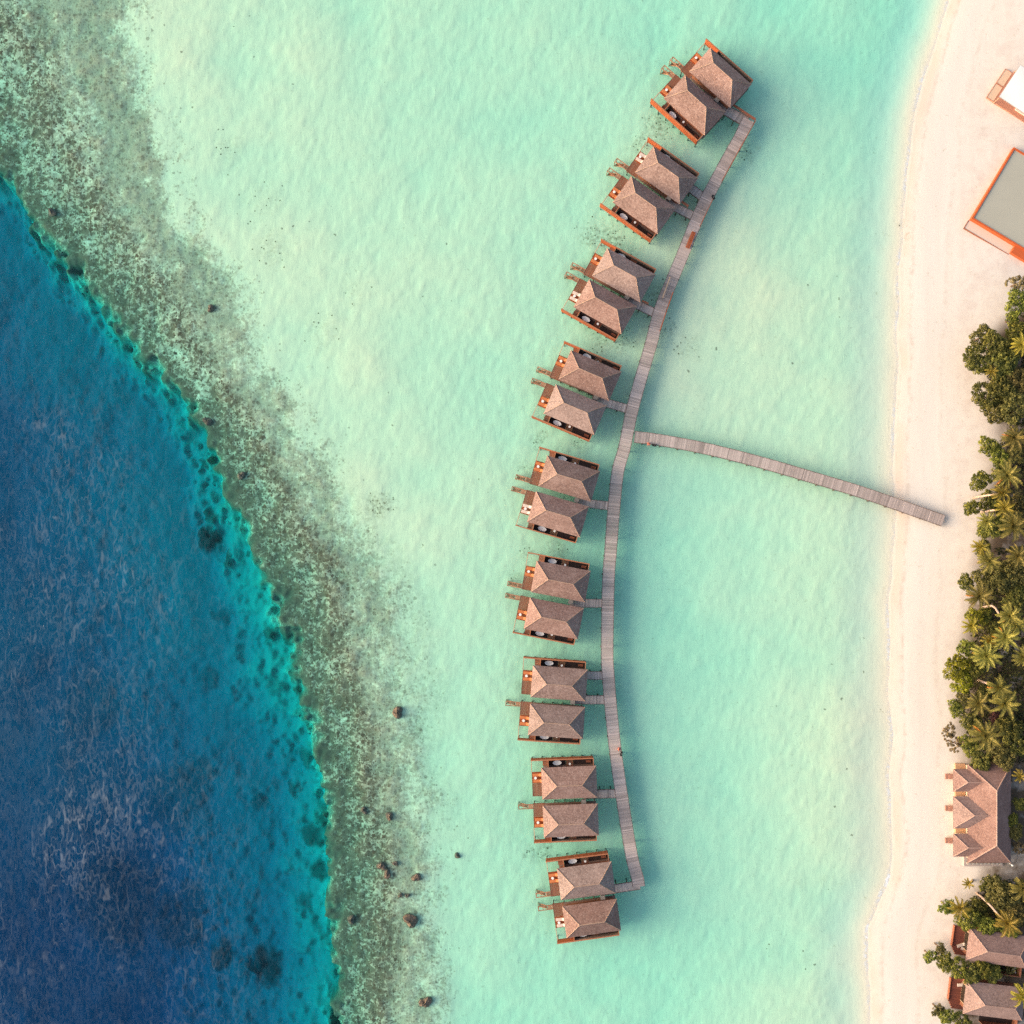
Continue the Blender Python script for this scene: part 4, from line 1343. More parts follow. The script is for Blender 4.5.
# pavilion with a white canopy
c_a, c_b = W(999.5, 96.5, GZ + 3), W(1020.5, 65, GZ + 3)
o1, rz1, L1 = frame_xy(c_a, c_b)
t = empty('pavilion', (*o1, GZ), rz1)
mb = MB()
n = 10
for i in range(n):
    for j in range(n):
        def zz(a, b): return 3.0 + 0.35 * math.sin(math.pi * a / n) * math.sin(math.pi * b / n)
        x0, x1, y0, y1 = L1 * i / n, L1 * (i + 1) / n, -8.2 * j / n, -8.2 * (j + 1) / n
        mb.poly([(x0, y1, zz(i, j + 1)), (x1, y1, zz(i + 1, j + 1)), (x1, y0, zz(i + 1, j)), (x0, y0, zz(i, j))])
mb.build('canopy', M['white_cloth'], t)
mb = MB()
mb.box(-0.05, L1 + 0.05, -0.10, 0.05, 2.86, 2.985); mb.box(-0.05, L1 + 0.05, -8.25, -8.10, 2.86, 2.985)
mb.box(-0.05, 0.10, -8.098, -0.102, 2.86, 2.985); mb.box(L1 - 0.1, L1 + 0.05, -8.098, -0.102, 2.86, 2.985)
mb.build('canopy_frame', M['grey_metal'], t)
for (x, y) in ((0.1, -0.15), (L1 - 0.1, -0.15), (0.1, -8.05), (L1 - 0.1, -8.05)):
    MB().bar((0, 0, -0.2), (0, 0, 2.859), 0.07, n=8).build('post', M['pale_board'], t, (x, y, 0))
mb = MB()
planks(mb, 0.15, L1 + 0.2, -8.9, 0.0, 0.25, th=0.5, wd=0.3, along='x', spread=0.3)
mb.build('deck', M['terracotta'], t)
for (x0, x1) in ((0.15, 3.55), (3.62, 7.0)):
    m2 = MB().box(x0 + 0.1, x1 - 0.1, 0.15, 1.65, -0.2, 0.20)
    m2.build('sand_bed', M['sand_mat'], t)
    m2 = MB()
    m2.box(x0, x1, 1.655, 1.74, -0.2, 0.24); m2.box(x0, x1, 0.03, 0.12, -0.2, 0.24)
    m2.box(x0, x0 + 0.085, 0.125, 1.65, -0.2, 0.24); m2.box(x1 - 0.085, x1, 0.125, 1.65, -0.2, 0.24)
    m2.build('bed_frame', M['terracotta'], t)
m2 = MB().box(1.1, 1.75, -7.3, -4.3, 0.255, 0.60)
bevel(m2.build('bench_seat', M['cushion_pale'], t), 0.05)
tag(t, 'beach pavilion with a flat white canopy and terracotta deck', 'pavilion')

# ------------------------------------------------------------------ large building with three hipped wings
EZ = 3.9
xs = [W(967.6, 813, EZ)[0], W(1010.8, 813, EZ)[0]]
ys = [W(0, 862.6, EZ)[1], W(0, 764.6, EZ)[1]]
cx, cy = sum(xs) / 2, sum(ys) / 2
HB, LB = (xs[1] - xs[0]) / 2, (ys[1] - ys[0]) / 2
SL = 0.80
t = empty('hip_roofed_building', (cx, cy, GZ))
ez = EZ - GZ
rzz = ez + HB * SL
rl = LB - HB * 1.02
mb = MB()
def slope(mb, pts, n=14):
    """a slope given as lower edge a,b and upper edge c,d: stepped courses"""
    a, b, c, d = [Vector(p) for p in pts]
    nr = (b - a).cross(d - a).normalized()
    for k in range(n):
        t0, t1 = k / n, min(1, (k + 1.1) / n)
        p0, p1, q1, q0 = a.lerp(d, t0) + nr * 0.03, b.lerp(c, t0) + nr * 0.03, b.lerp(c, t1), a.lerp(d, t1)
        mb.poly([p0, p1, q1, q0] if (q1 - q0).length > 1e-4 else [p0, p1, q1], rnd.uniform(0.3, 0.7))
N0, N1 = (0, rl, rzz), (0, -rl, rzz)
slope(mb, [(-HB, LB, ez), (-HB, -LB, ez), N1, N0], 20)
slope(mb, [(HB, -LB, ez), (HB, LB, ez), N0, N1], 20)
slope(mb, [(-HB, -LB, ez), (HB, -LB, ez), N1, N1], 20)
slope(mb, [(HB, LB, ez), (-HB, LB, ez), N0, N0], 20)
mb.poly([(-HB, -LB, ez - 0.12), (-HB, LB, ez - 0.12), (HB, LB, ez - 0.12), (HB, -LB, ez - 0.12)])
mb.build('roof', M['shake_land'], t)
caps = MB()
u = Vector((0, 0, 0.07))
caps.bar(Vector(N0) + u, Vector(N1) + u, 0.14, n=6)
for e, q in ((N0, (-HB, LB, ez)), (N0, (HB, LB, ez)), (N1, (-HB, -LB, ez)), (N1, (HB, -LB, ez))):
    caps.bar(Vector(e) + u, Vector(q) + u, 0.13, n=6)
caps.build('ridge_cap', M['ridge_pink'], t)
for (p0, p1) in ((769.2, 791.4), (796.4, 828.2), (833.7, 856.4)):
    ya, yb = W(0, p0, EZ)[1] - cy, W(0, p1, EZ)[1] - cy
    xf = W(953.2, 813, EZ)[0] - cx
    hw, ym = (ya - yb) / 2, (ya + yb) / 2
    zr = ez + hw * SL + 0.05
    xb = -HB + hw * 1.03 + 0.10
    xr = xf + hw * 1.0
    wg = MB()
    zE = ez + 0.05
    slope(wg, [(xf, ya, zE), (xf, yb, zE), (xr, ym, zr), (xr, ym, zr)], 10)
    slope(wg, [(xf, yb, zE), (-HB + 0.10, yb, zE), (xb, ym, zr), (xr, ym, zr)], 10)
    slope(wg, [(-HB + 0.10, ya, zE), (xf, ya, zE), (xr, ym, zr), (xb, ym, zr)], 10)
    wg.poly([(xf, yb, zE - 0.12), (xf, ya, zE - 0.12), (-HB, ya, zE - 0.12), (-HB, yb, zE - 0.12)])
    w0 = wg.build('wing_roof', M['shake_land'], t)
    cp = MB()
    cp.bar((xr, ym, zr + 0.06), (xb, ym, zr + 0.06), 0.11, n=6)
    cp.bar((xr, ym, zr + 0.06), (xf, ya, zE + 0.06), 0.11, n=6); cp.bar((xr, ym, zr + 0.06), (xf, yb, zE + 0.06), 0.11, n=6)
    cp.build('ridge_cap', M['ridge_pink'], w0)
    wb = MB().box(xf + 1.35, -HB + 0.5, yb + 0.45, ya - 0.45, -0.4, ez - 0.08)
    ww = wb.build('wing_wall', M['plaster'], t)
    dr = MB().box(xf + 1.30, xf + 1.345, ym - 0.9, ym + 0.9, 0.3, 2.1)
    dd = dr.build('door', M['red_board'], ww)
    MB().box(xf + 1.27, xf + 1.298, ym - 0.75, ym + 0.75, 0.5, 2.0).build('pane', M['glass'], dd)
mb = MB().box(-HB + 0.55, HB - 0.55, -LB + 0.5, LB - 0.5, -0.4, ez - 0.125)
mb.build('wall', M['plaster'], t)
mb = MB()
planks(mb, -HB - 1.5, -HB + 0.4, -LB + 0.9, LB - 0.3, 0.16, th=0.7, wd=0.25, along='x', spread=0.3)
mb.build('veranda', M['sandstone'], t)
for py in (776.5, 808.4, 840.6):
    yy = W(0, py, GZ)[1] - cy
    xx = W(948.6, 813, GZ)[0] - cx
    sm = MB()
    sm.box(xx - 0.65, xx - 0.02, yy - 0.5, yy + 0.5, -0.3, 0.10, 0.4)
    sm.box(xx - 0.015, xx + 0.75, yy - 0.5, yy + 0.5, -0.3, 0.20, 0.6)
    sm.build('steps', M['step_wood'], t)
mb = MB()
mb.box(-HB + 0.6, HB - 1.2, -LB - 0.75, -LB - 0.60, -0.3, 0.95)
for k in range(9):
    mb.box(-HB + 0.65 + k * 0.78, -HB + 1.15 + k * 0.78, -LB - 0.85, -LB - 0.5, 0.952, 1.05, rnd.random())
mb.build('screen', M['grey_metal'], t)
MB().box(-HB + 0.2, HB - 0.6, -LB - 1.4, -LB + 0.45, -0.4, 0.12).build('side_terrace', M['grey_board'], t)
tag(t, 'large hip roofed beach building with three small hipped wings facing the sea', 'building')
MB_post = empty('lamp_post', (*W(1011, 864.5, GZ + 1), GZ))
MB().bar((0, 0, -0.3), (0, 0, 1.5), 0.06, n=8).build('post', M['white_enamel'], MB_post)
MB().bar((0, 0, 1.501), (0, 0, 1.8), 0.22, 0.12, n=10).build('lamp_head', M['white_enamel'], MB_post)
tag(MB_post, 'white lamp post at the corner of the large beach building', 'lamp post')


# ------------------------------------------------------------------ two beach villas
def beach_villa(corners, deck_px, label, ladder_clip):
    P = [Vector((*W(x, y, 4.9), 0)) for x, y in corners]
    c = (P[0] + P[1] + P[2] + P[3]) / 4
    ax = P[1] - P[0]
    rz = math.atan2(ax.y, ax.x)
    t = empty('beach_villa', (c.x, c.y, GZ), rz)
    Lr = (P[1] - P[0]).length; Wr = (P[0] - P[3]).length
    hip_roof(Lr, Wr, 3.35, 3.35 + Wr * 0.43, Lr - Wr * 0.9, 'roof', M['shake_land'], t)
    ridge_caps(Lr, Wr, 3.35, 3.35 + Wr * 0.43, Lr - Wr * 0.9, M['ridge_pink'], t, 0.10)
    w_ = MB().box(-Lr / 2 + 0.6, Lr / 2 - 0.6, -Wr / 2 + 0.5, Wr / 2 - 0.5, -0.4, 3.3).build('wall', M['brown_board'], t)
    d_ = MB().box(-Lr / 2 + 0.55, -Lr / 2 + 0.597, -1.9, 1.9, 0.3, 2.5).build('sliding_door', M['pale_board'], t)
    MB().box(-Lr / 2 + 0.52, -Lr / 2 + 0.548, -1.7, 1.7, 0.4, 2.4).build('pane', M['glass'], d_)
    inv = Matrix.Rotation(-rz, 4, 'Z')
    D = [inv @ (Vector((*W(x, y, GZ + 0.3), 0)) - c) for x, y in deck_px]
    mb = MB()
    x0, x1 = min(p.x for p in D), max(p.x for p in D)
    n = 14
    y_hi, y_lo = max(p.y for p in D), min(p.y for p in D)
    for k in range(n):
        a = y_hi + (y_lo - y_hi) * k / n
        b = y_hi + (y_lo - y_hi) * (k + 1) / n
        f = (k + 0.5) / n
        cut = x0 + (0.0 if f < 0.75 else (f - 0.75) * 4 * 0.9)
        mb.box(cut, x1, b + 0.012, a, 0.05, 0.30 + rnd.uniform(-.004, .004), rnd.uniform(0.25, 0.75))
    mb.build('deck', M['red_deck'], t)
    mb = MB()
    mb.box(x0 - 0.14, x0 - 0.01, y_lo + (y_hi - y_lo) * 0.27, y_hi, -0.2, 0.55, 0.4)
    mb.build('deck_wall', M['red_board'], t)
    mb = MB()
    mb.box(-1.0, Lr / 2 - 0.2, -Wr / 2 - 2.3, -Wr / 2 + 0.45, -0.2, 0.06)
    mb.build('yard_floor', M['black_stone'], t)
    mb = MB()
    mb.box(Lr / 2 - 0.195, Lr / 2 - 0.05, -Wr / 2 - 2.4, -Wr / 2 + 0.2, -0.2, 2.0, 0.6)
    mb.box(-1.0, Lr / 2 - 0.2, -Wr / 2 - 2.42, -Wr / 2 - 2.31, -0.2, 2.0, 0.4)
    mb.build('yard_fence', M['brown_board'], t)
    tag(t, label, 'villa', 'beach villas behind the sand')
    return t, c, rz


va = beach_villa([(969.7, 929), (1030, 937.5), (1023.6, 966.5), (968.5, 960.6)], [(954.6, 927), (969.6, 927.5), (969, 956), (953, 954)],
                 'shake roofed beach villa with two pale loungers on its dark red deck', 0)
vb = beach_villa([(966, 981.4), (1025, 988.5), (1021.8, 1019.3), (963.9, 1014)], [(951, 978.7), (966, 979.5), (965.2, 1010), (949, 1007)],
                 'shake roofed beach villa at the bottom corner, one lounger on the deck', 0)
for (px, py, r_, lab) in ((961.2, 944.5, 20, 'pale lounger turned seaward on the deck of the upper beach villa'),
                          (965.2, 949.2, -22, 'pale lounger tilted the other way beside the upper beach villa wall'),
                          (961.5, 984.4, 2, 'pale lounger straight on the deck of the lower beach villa')):
    l = copy_tree(proto_lp)
    l.location = (*W(px, py, GZ + 0.4), GZ + 0.306)
    l.rotation_euler = (0, 0, R(r_))
    tag(l, lab, 'sun lounger', 'loungers on the beach villa decks')
tb = copy_tree(proto_tub)
tb.location = (*W(1012.7, 969.8, GZ), GZ + 0.065)
tb.rotation_euler = (0, 0, R(85))
tag(tb, 'white bathtub in the dark yard of the upper beach villa', 'bathtub')

# ------------------------------------------------------------------ palms
def frond(mb, rr, az, el, L, droop, tone, wide=0.62):
    """arching frond: midrib with a row of narrow leaflets on each side"""
    n = 15
    d = Vector((math.cos(az), math.sin(az), 0))
    side = Vector((-d.y, d.x, 0))
    pts = []
    p = Vector((0, 0, 0)); a = el
    for i in range(n + 1):
        pts.append(p.copy())
        a = el - droop * (i / n) ** 1.3
        p = p + (d * math.cos(a) + Vector((0, 0, 1)) * math.sin(a)) * (L / n)
    for i in range(n):
        w0 = 0.045 * (1 - i / n) + 0.012
        mb.poly([pts[i] - side * w0, pts[i + 1] - side * w0 * 0.9, pts[i + 1] + side * w0 * 0.9, pts[i] + side * w0], min(1, tone + 0.35))
    for i in range(2, n + 1):
        f = i / n
        ll = 0.78 * wide * L / 3.0 * (math.sin(math.pi * min(1, f * 0.90 + 0.10)) ** 0.6 + 0.10) * rr.uniform(0.85, 1.12)
        fw = (pts[min(i, n)] - pts[i - 1]).normalized()
        up = side.cross(fw)
        for sg in (-1, 1):
            for h in (0.0, 0.5):
                b = pts[i - 1].lerp(pts[i], h)
                dirn = (side * sg * 0.80 + fw * 0.62 - up * (0.30 + rr.uniform(-0.15, 0.25))).normalized()
                tip = b + dirn * ll
                wv = fw * 0.040
                tn = max(0, min(1, tone + rr.uniform(-0.2, 0.2)))
                m = b.lerp(tip, 0.55) + Vector((0, 0, 0.05))
                mb.poly([b - wv, m - wv * 1.1, m + wv * 1.1, b + wv], tn)
                mb.poly([m - wv * 1.1, tip, m + wv * 1.1], tn)


def palm_crown(seed, nf, L, mat, dry, elmul=1.0):
    rr = random.Random(seed)
    c = empty('crown')
    mb = MB()
    a0 = rr.uniform(0, 6.28)
    for k in range(nf):
        az = a0 + k * 2.39996 + rr.uniform(-0.2, 0.2)
        f = k / nf
        el = R(70 - 85 * f) * elmul + rr.uniform(-0.1, 0.1)
        frond(mb, rr, az, el, L * rr.uniform(0.82, 1.05) * (0.8 + 0.2 * math.sin(math.pi * min(1, f + 0.3))), R(85 + 25 * f), 0.38 + 0.35 * (1 - f) + rr.uniform(-0.1, 0.1))
    o = mb.build('crown', mat)
    bpy.data.objects.remove(c)
    h = MB()
    for k in range(7):
        a = k * 0.9
        h.bar((0.0, 0.0, -0.25), (0.22 * math.cos(a), 0.22 * math.sin(a), 0.02 - 0.12 * (k % 3)), 0.10, 0.12, n=6)
    h.build('coconuts', M['frond_dry'], o)
    if dry:
        d = MB()
        for k in range(dry):
            frond(d, rr, 2.3 + k * 1.5 + rr.uniform(-0.5, 0.5), R(-8), L * 0.72, R(75), 0.55, 0.36)
        d.build('dry_frond', M['frond_dry'], o)
    return o


CROWNS = {}
def get_crown(kind, v):
    key = (kind, v)
    if key not in CROWNS:
        mat, dry, nf, L, em = {'green': (M['frond'], 1, 24, 3.3, 1.0), 'dry': (M['frond'], 3, 23, 3.2, 1.0), 'yellow': (M['frond_yellow'], 1, 20, 3.1, 1.0), 'young': (M['frond_yellow'], 0, 17, 3.0, 1.15)}[kind]
        o = palm_crown(100 + v * 7 + len(kind), nf, L, mat, dry, em)
        CROWNS[key] = o
        return o
    return copy_tree(CROWNS[key])


PALMS = [  # crown px, radius px, height, kind, trunk base px or None, label
    (1012.8, 438, 15, 8.5, 'dry', None, 'palm with one orange dry frond, topmost palm of the grove below the big round trees'),
    (1006.5, 476, 17, 8.5, 'dry', None, 'wide palm between the bright round bush and the image edge'),
    (1001, 492.7, 13, 8.0, 'yellow', (973.7, 498), 'leaning palm with a long pale trunk crossing the bushes near the jetty end'),
    (1004, 508, 13, 7.0, 'yellow', (981.5, 512.5), 'orange tinged palm with a short bent trunk below the long leaning trunk'),
    (1012, 526, 17, 8.5, 'green', None, 'large yellow green palm above the shaded sand gap'),
    (986, 521, 11, 5.5, 'green', None, 'small grey green palm at the shore edge above the sand gap'),
    (979, 547, 12, 5.0, 'young', None, 'low young palm just below the sand gap by the beach'),
    (988.5, 561.4, 14, 8.0, 'dry', (978.4, 562), 'palm with a short pale trunk pointing to the beach below the sand gap'),
    (1017, 556, 13, 8.5, 'green', None, 'palm beside the picture edge below the shaded sand gap'),
    (978, 596, 16, 8.0, 'dry', None, 'palm overhanging the beach above the yellow green bushes'),
    (1009, 615.7, 15, 9.0, 'dry', (981, 608), 'palm at the end of a pale wavy trunk'),
    (970.3, 625.6, 13, 6.0, 'young', None, 'bright yellow green young palm at the beach edge'),
    (1004.3, 637, 16, 9.0, 'dry', None, 'palm below the wavy trunk palm, its fronds fanned inland'),
    (988.5, 642, 11, 7.0, 'young', None, 'yellowish palm between two larger palms, beside the bright bush'),
    (985.6, 656, 18, 9.0, 'dry', None, 'large palm with orange frond stems inland of the bright yellow tree'),
    (1022, 657, 13, 8.5, 'green', None, 'palm cut by the picture edge inland of the large orange stemmed palm'),
    (998.5, 688, 15, 8.5, 'dry', (977.4, 680), 'palm with a white straight trunk beside the bright yellow tree'),
    (978, 703.4, 14, 7.0, 'green', None, 'dull green palm below the white straight trunk'),
    (1003.7, 702.8, 17, 8.5, 'green', None, 'full star shaped palm inland of the dull green palm'),
    (984.4, 735, 18, 8.5, 'green', None, 'large palm standing alone above the big beach building'),
    (1016, 625, 12, 9.0, 'green', None, 'palm behind the wavy trunk palm at the picture edge'),
    (967.5, 883, 8, 4.5, 'young', None, 'small yellow palm on the sand below the big beach building'),
    (959, 907, 14, 5.5, 'young', None, 'yellow green palm at the beach end of the dark thicket'),
    (1006.5, 922.5, 16, 8.0, 'yellow', (976.7, 893), 'yellow palm with a long diagonal pale trunk over the dark thicket'),
    (1021, 888, 14, 7.0, 'dry', None, 'brownish palm at the picture edge above the dark thicket'),
    (1021, 995, 15, 8.0, 'yellow', None, 'golden palm leaning over the lower beach villa roof'),
    (1020.5, 345, 13, 7.0, 'yellow', None, 'golden fronded palm beside the dark round trees at the picture edge'),
    (991, 372, 9, 6.0, 'young', None, 'small yellow palm poking out amid the dark round trees'),
    (1019, 776, 9, 6.0, 'young', None, 'small yellow palm at the back corner of the big beach building'),
]
for k, (px, py, r, h, kind, base, lab) in enumerate(PALMS):
    zc = GZ + h
    cx_, cy_ = W(px, py, zc)
    if base: bx_, by_ = W(*base, GZ)
    else: bx_, by_ = W(px + 4 + rnd.uniform(-2, 3), py + rnd.uniform(-3, 3), GZ)
    t = empty('palm_tree', (bx_, by_, GZ))
    dx, dy = cx_ - bx_, cy_ - by_
    pts = []
    wav = 0.5 if 'wavy' in lab else 0.12
    for i in range(9):
        f = i / 8
        g = f ** 1.35 if base is None else f
        hh = h * (f ** 0.55) if base else h * f
        pts.append((dx * g + wav * math.sin(f * 6.3) * (-dy) / (1 + math.hypot(dx, dy)), dy * g + wav * math.sin(f * 6.3) * dx / (1 + math.hypot(dx, dy)) + (wav - 0.12) * 1.6 * math.sin(f * 6.3), hh - 0.3 * (1 - f)))
    MB().tube(pts, [0.24 - 0.09 * i / 8 for i in range(9)], n=8).build('trunk', M['bark'], t, smooth=True)
    c = get_crown(kind, k % 3)
    c.parent = t
    c.location = (dx, dy, h + 0.05)
    sc = r * K * 0.96 / 2.75
    c.scale = (sc, sc, sc)
    c.rotation_euler = (rnd.uniform(-0.15, 0.15), rnd.uniform(-0.15, 0.15), rnd.uniform(0, 6.28))
    tag(t, lab, 'palm tree', 'palms of the beach grove')


# ------------------------------------------------------------------ broadleaf trees and bushes
def leaf_crown(seed, dens=1.0):
    """unit crown (radius 1): leaf clumps over a lumpy dome, with gaps between them"""
    rr = random.Random(seed)
    mb = MB()
    ph = [rr.uniform(0, 6.28) for _ in range(4)]
    clumps = []
    tries = 0
    while len(clumps) < int(62 * dens) and tries < 5000:
        tries += 1
        a = rr.uniform(0, 6.28)
        rad = math.sqrt(rr.random())
        edge = 0.86 + 0.13 * math.sin(2 * a + ph[0]) + 0.10 * math.sin(3 * a + ph[1]) + 0.08 * math.sin(5 * a + ph[2])
        x, y = rad * edge * math.cos(a), rad * edge * math.sin(a)
        z = 0.62 * math.sqrt(max(0, 1 - rad * rad)) * rr.uniform(0.55, 1.1) + 0.05
        if any((x - c[0]) ** 2 + (y - c[1]) ** 2 < 0.0145 for c in clumps): continue
        clumps.append((x, y, z, rr.uniform(0.11, 0.21), rr.uniform(0.15, 0.85)))
    for (x, y, z, q, tn) in clumps:
        for _ in range(52):
            u, v, w_ = rr.gauss(0, 1), rr.gauss(0, 1), rr.gauss(0, 1)
            l = math.sqrt(u * u + v * v + w_ * w_) + 1e-6
            rad = q * rr.uniform(0.65, 1.1)
            p = Vector((x + u / l * rad, y + v / l * rad, z + w_ / l * rad * 0.85))
            nrm = (Vector((u, v, w_ + 0.9)).normalized() + Vector((rr.uniform(-.6, .6), rr.uniform(-.6, .6), rr.uniform(-.4, .6)))).normalized()
            a1 = nrm.orthogonal().normalized()
            a1 = (Matrix.Rotation(rr.uniform(0, 6.28), 3, nrm) @ a1)
            b1 = nrm.cross(a1)
            s1, s2 = rr.uniform(0.045, 0.085), rr.uniform(0.028, 0.05)
            t_ = max(0, min(1, tn + rr.uniform(-0.28, 0.28)))
            mb.poly([p - a1 * s1, p + b1 * s2 - nrm * 0.008, p + a1 * s1, p - b1 * s2 - nrm * 0.008], t_)
    return mb, clumps


LEAF = {}
def get_leaf(mat, v, sparse):
    key = (mat, v, sparse)
    if key not in LEAF:
        mb, cl = leaf_crown(500 + v * 13 + (7 if sparse else 0), 0.55 if sparse else 1.0)
        LEAF[key] = (mb.build('crown', M[mat]), cl)
        return LEAF[key]
    o = LEAF[key][0].copy()
    COL.objects.link(o)
    return o, LEAF[key][1]


TREES = [  # px, py, radius px, height, material, sparse, label
    (1017.4, 283, 10, 3.5, 'fol_brown', 1, 'thin yellowish bush, topmost of all by the image edge'),
    (1016.6, 303, 13, 5, 'fol_green', 0, 'dark green tree, second from the top by the image edge'),
    (1012, 319, 8, 3.5, 'fol_green', 0, 'small green bush just below the topmost dark tree'),
    (1015, 333, 12, 4.5, 'fol_green', 0, 'green tree above the golden fronded palm'),
    (981.5, 337, 12, 4, 'fol_olive', 0, 'olive yellow crown at the upper tip of the round dark tree clump'),
    (995.5, 346, 15, 5.5, 'fol_dark', 0, 'dark crown at the top of the round tree clump'),
    (972.5, 357, 12, 5, 'fol_dark', 0, 'dark crown bulging seaward on the round tree clump'),
    (980, 365, 12, 5, 'fol_dark', 0, 'dark crown below the seaward bulge of the tree clump'),
    (1003, 365, 17, 6, 'fol_dark', 0, 'broad dark crown in the middle of the round tree clump'),
    (1017.4, 380, 15, 6, 'fol_olive', 0, 'olive crown at the image edge in the round tree clump'),
    (985, 397, 15, 5, 'fol_dark', 0, 'dark crown with a notch of sand above it'),
    (1001, 388, 15, 6, 'fol_dark', 0, 'dark crown inland of the crown below the sand notch'),
    (997, 412, 14, 4.5, 'fol_olive', 0, 'yellow edged crown at the bottom of the round tree clump'),
    (1014, 406, 17, 6, 'fol_olive', 0, 'brownish olive crown at the bottom inland corner of the tree clump'),
    (989, 446.5, 11, 4, 'fol_green', 0, 'green bush at the sea side of the topmost grove palm'),
    (998.7, 457, 11, 4, 'fol_green', 0, 'green bush below the topmost grove palm'),
    (1016, 455, 11, 4, 'fol_olive', 0, 'olive bush by the image edge below the topmost grove palm'),
    (1000, 470, 10, 4, 'fol_dark', 0, 'dark green bush touching the wide palm'),
    (980, 481, 11, 4, 'fol_green', 0, 'bright round bush alone on the sand facing the jetty'),
    (972, 507.5, 9, 3.5, 'fol_green', 0, 'small green bush nearest the jetty end'),
    (991, 503, 12, 2.2, 'fol_dark', 0, 'dark bush behind the long leaning pale trunk'),
    (996, 527, 13, 4, 'fol_dark', 0, 'dark bush bordering the shaded sand gap on its upper side'),
    (983, 530, 8, 3, 'fol_green', 0, 'small bush under the grey green palm'),
    (1016, 508, 12, 5, 'fol_olive', 0, 'olive bush at the edge behind the orange tinged palm'),
    (1016, 570, 16, 6, 'fol_olive', 0, 'large dull olive tree below the edge palm'),
    (983, 549, 9, 3, 'fol_dark', 0, 'dark bush around the low young palm'),
    (1002, 579, 18, 6, 'fol_olive', 0, 'widest dull olive tree inland of the beach overhanging palm'),
    (965.6, 583, 9, 4, 'fol_dark', 0, 'dark bush poking out onto the beach above the overhanging palm'),
    (984, 580, 13, 5, 'fol_olive', 0, 'olive bush between the beach and the widest olive tree'),
    (1016, 597, 13, 6, 'fol_dark', 0, 'dark tree at the edge above the wavy trunk palm'),
    (985, 616, 9, 2.0, 'fol_green', 0, 'green bush under the wavy pale trunk'),
    (974, 616, 9, 3.5, 'fol_bright', 0, 'yellow green bush at the beach beside the wavy trunk base'),
    (995, 629, 9, 2.2, 'fol_dark', 0, 'dark bush in the shade below the wavy trunk'),
    (956.5, 667, 14, 5, 'fol_bright', 0, 'bright yellow tree bulging farthest over the beach'),
    (967, 648, 10, 4, 'fol_green', 0, 'dark green bush on top of the bright yellow tree'),
    (975, 664, 13, 4.5, 'fol_green', 0, 'green bush just inland of the bright yellow tree'),
    (963, 682, 12, 4, 'fol_bright', 0, 'yellow green tree under the bright yellow tree'),
    (985, 692, 9, 2.2, 'fol_dark', 0, 'dark bush around the base of the white straight trunk'),
    (955.5, 708, 9, 3.5, 'fol_green', 0, 'green bush at the beach below the yellow trees'),
    (963, 699, 9, 3.5, 'fol_olive', 0, 'brown tinged bush below the yellow trees'),
    (949, 731, 8, 3, 'fol_brown', 1, 'leafless looking brown bush at the edge of the beach'),
    (954, 743, 10, 3, 'fol_brown', 1, 'sparse brown bush with sand showing through it'),
    (971, 722, 12, 4, 'fol_dark', 0, 'dark bush seaward of the reddish bush'),
    (981, 757, 13, 4, 'fol_dark', 0, 'dark bush against the top corner of the big beach building'),
    (969, 745, 11, 4, 'fol_green', 0, 'green bush between the sparse brown bush and the lone palm'),
    (1010, 728, 14, 5, 'fol_dark', 0, 'dark tree inland of the lone palm'),
    (1017, 744, 14, 5, 'fol_dark', 0, 'dark tree at the edge above the big beach building'),
    (1003, 756, 14, 5, 'fol_olive', 0, 'olive tree overhanging the big beach building roof'),
    (996, 718, 8, 3.5, 'fol_purple', 0, 'reddish purple bush between the star shaped palm and lone palm'),
    (1010, 820, 8, 3, 'fol_green', 0, 'yellow green bush against the back wall of the big building'),
    (1015, 832, 9, 3, 'fol_olive', 0, 'olive bush behind the lower back corner of the big building'),
    (1021, 804, 8, 3, 'fol_dark', 0, 'dark bush at the edge behind the big building'),
    (1019, 848, 8, 2.5, 'fol_brown', 1, 'thin orange brown bush behind the big building'),
    (947.4, 907, 9, 3.5, 'fol_green', 0, 'bright round bush at the beach tip of the thicket'),
    (968, 920, 12, 4, 'fol_green', 0, 'green bush above the upper beach villa deck'),
    (978, 909, 12, 2.6, 'fol_dark', 0, 'dark bush on the beach side of the diagonal trunk'),
    (986.5, 926, 12, 4, 'fol_green', 0, 'green bush touching the upper beach villa roof'),
    (1002, 895, 18, 5, 'fol_olive', 0, 'broad dark olive bush inland of the diagonal trunk'),
    (1018, 911, 15, 5, 'fol_olive', 0, 'olive bush at the edge behind the long trunked palm'),
    (988, 884, 9, 2.0, 'fol_dark', 0, 'dark bush at the base of the diagonal trunk'),
    (1009, 930, 9, 4, 'fol_green', 0, 'green bush under the yellow long trunked palm'),
    (929.7, 956, 7, 3, 'fol_green', 0, 'small bush farthest seaward between the two beach villas'),
    (940, 948.5, 6, 3, 'fol_olive', 0, 'small yellow tipped bush beside the upper beach villa steps'),
    (944.5, 962, 10, 3.5, 'fol_green', 0, 'green bush second from the sea between the beach villas'),
    (958, 968, 11, 4, 'fol_green', 0, 'green bush below the upper beach villa deck'),
    (972, 973, 12, 4, 'fol_dark', 0, 'dark bush above the lower beach villa deck'),
    (983, 968, 10, 4, 'fol_green', 0, 'green bush under the eaves between the beach villas'),
    (993, 973, 10, 3.5, 'fol_dark', 0, 'dark bush at the seaward side of the dark yard'),
    (938, 1010, 7, 3, 'fol_olive', 0, 'yellow tipped bush at the bottom edge nearest the sea'),
    (946.7, 1016, 9, 3.5, 'fol_green', 0, 'green bush at the bottom edge below the lower villa deck'),
    (962, 1021, 10, 3.5, 'fol_dark', 0, 'dark bush at the bottom edge against the lower villa'),
]
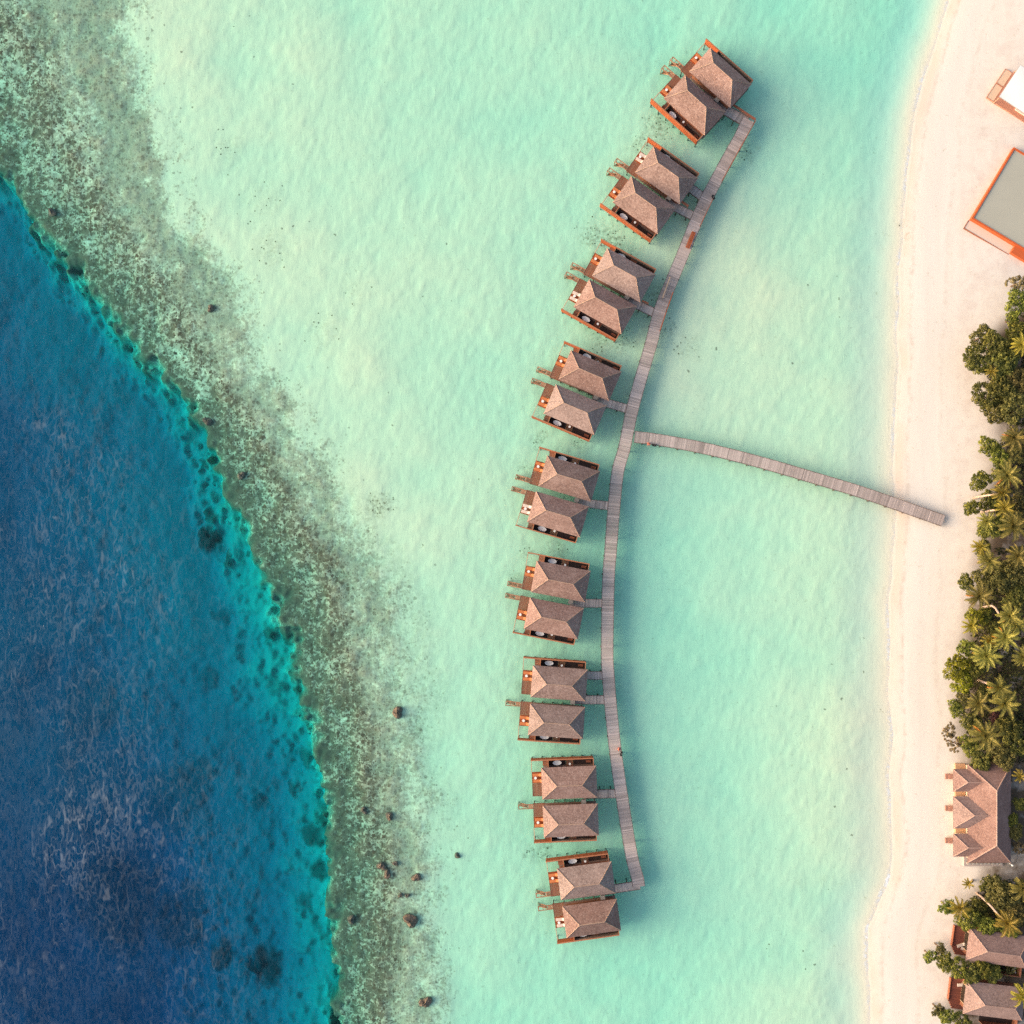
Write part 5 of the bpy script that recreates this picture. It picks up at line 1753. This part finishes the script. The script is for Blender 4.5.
for k, (px, py, r, h, mat, sparse, lab) in enumerate(TREES):
    rw = r * K * 0.98
    zb = max(0.5, h - 0.62 * rw * 0.9)
    x, y = W(px, py, GZ + h * 0.8)
    isb = 'bush' in lab
    t = empty('bush' if isb else 'broadleaf_tree', (x, y, GZ))
    c, cl = get_leaf(mat, k % 3, bool(sparse))
    c.parent = t
    c.location = (0, 0, zb)
    c.scale = (rw, rw, rw * 1.0)
    c.rotation_euler = (0, 0, rnd.uniform(0, 6.28))
    rot = Matrix.Rotation(c.rotation_euler.z, 3, 'Z')
    tr = MB()
    tr.tube([(0, 0, -0.3), (0.05, 0.03, zb * 0.5), (0, 0, zb)], [0.20, 0.15, 0.11], n=7)
    for q in cl[::5]:
        e = rot @ Vector((q[0] * rw, q[1] * rw, q[2] * rw * 0.85))
        e.z += zb
        tr.tube([(0, 0, zb * 0.9), tuple(Vector((0, 0, zb)).lerp(e, 0.55) + Vector((0, 0, -0.08))), tuple(e)], [0.08, 0.05, 0.02], n=5)
    tr.build('branches' if isb else 'trunk', M['bark_dark'], t)
    tag(t, lab, 'bush' if isb else 'tree', 'trees and bushes behind the beach')

# ------------------------------------------------------------------ undergrowth between and behind the trees
mb = MB()
rr = random.Random(5)
EDGE = [(430, 1003), (445, 990), (470, 1000), (500, 984), (526, 992), (533, 1030), (545, 1030), (548, 990), (560, 985), (600, 975), (650, 965), (700, 962), (740, 962), (762, 975), (763, 1030), (800, 1030), (878, 1030), (880, 995), (905, 955), (928, 975), (929, 1030), (960, 1030), (963, 955), (976, 985), (977, 1030), (1100, 1030)]
TOP = [(300, 1016), (335, 1014), (340, 985), (360, 975), (395, 985), (415, 1000)]
cnt = 0
while cnt < 42000:
    py = rr.uniform(275, 1080)
    px = rr.uniform(935, 1110)
    e = np.interp(py, [p[0] for p in (TOP + EDGE)], [p[1] for p in (TOP + EDGE)])
    if px < e + 3 + rr.uniform(0, 8): continue
    if 955 < px < 1013 and 762 < py < 868: continue
    if px > 955 and 927 < py < 964: continue
    if px > 1010 and 855 < py < 876: continue
    cl_n = vnoise(np.array([px]), np.array([py]), 9.0, 777)[0]
    if cl_n < 0.16: continue
    cnt += 1
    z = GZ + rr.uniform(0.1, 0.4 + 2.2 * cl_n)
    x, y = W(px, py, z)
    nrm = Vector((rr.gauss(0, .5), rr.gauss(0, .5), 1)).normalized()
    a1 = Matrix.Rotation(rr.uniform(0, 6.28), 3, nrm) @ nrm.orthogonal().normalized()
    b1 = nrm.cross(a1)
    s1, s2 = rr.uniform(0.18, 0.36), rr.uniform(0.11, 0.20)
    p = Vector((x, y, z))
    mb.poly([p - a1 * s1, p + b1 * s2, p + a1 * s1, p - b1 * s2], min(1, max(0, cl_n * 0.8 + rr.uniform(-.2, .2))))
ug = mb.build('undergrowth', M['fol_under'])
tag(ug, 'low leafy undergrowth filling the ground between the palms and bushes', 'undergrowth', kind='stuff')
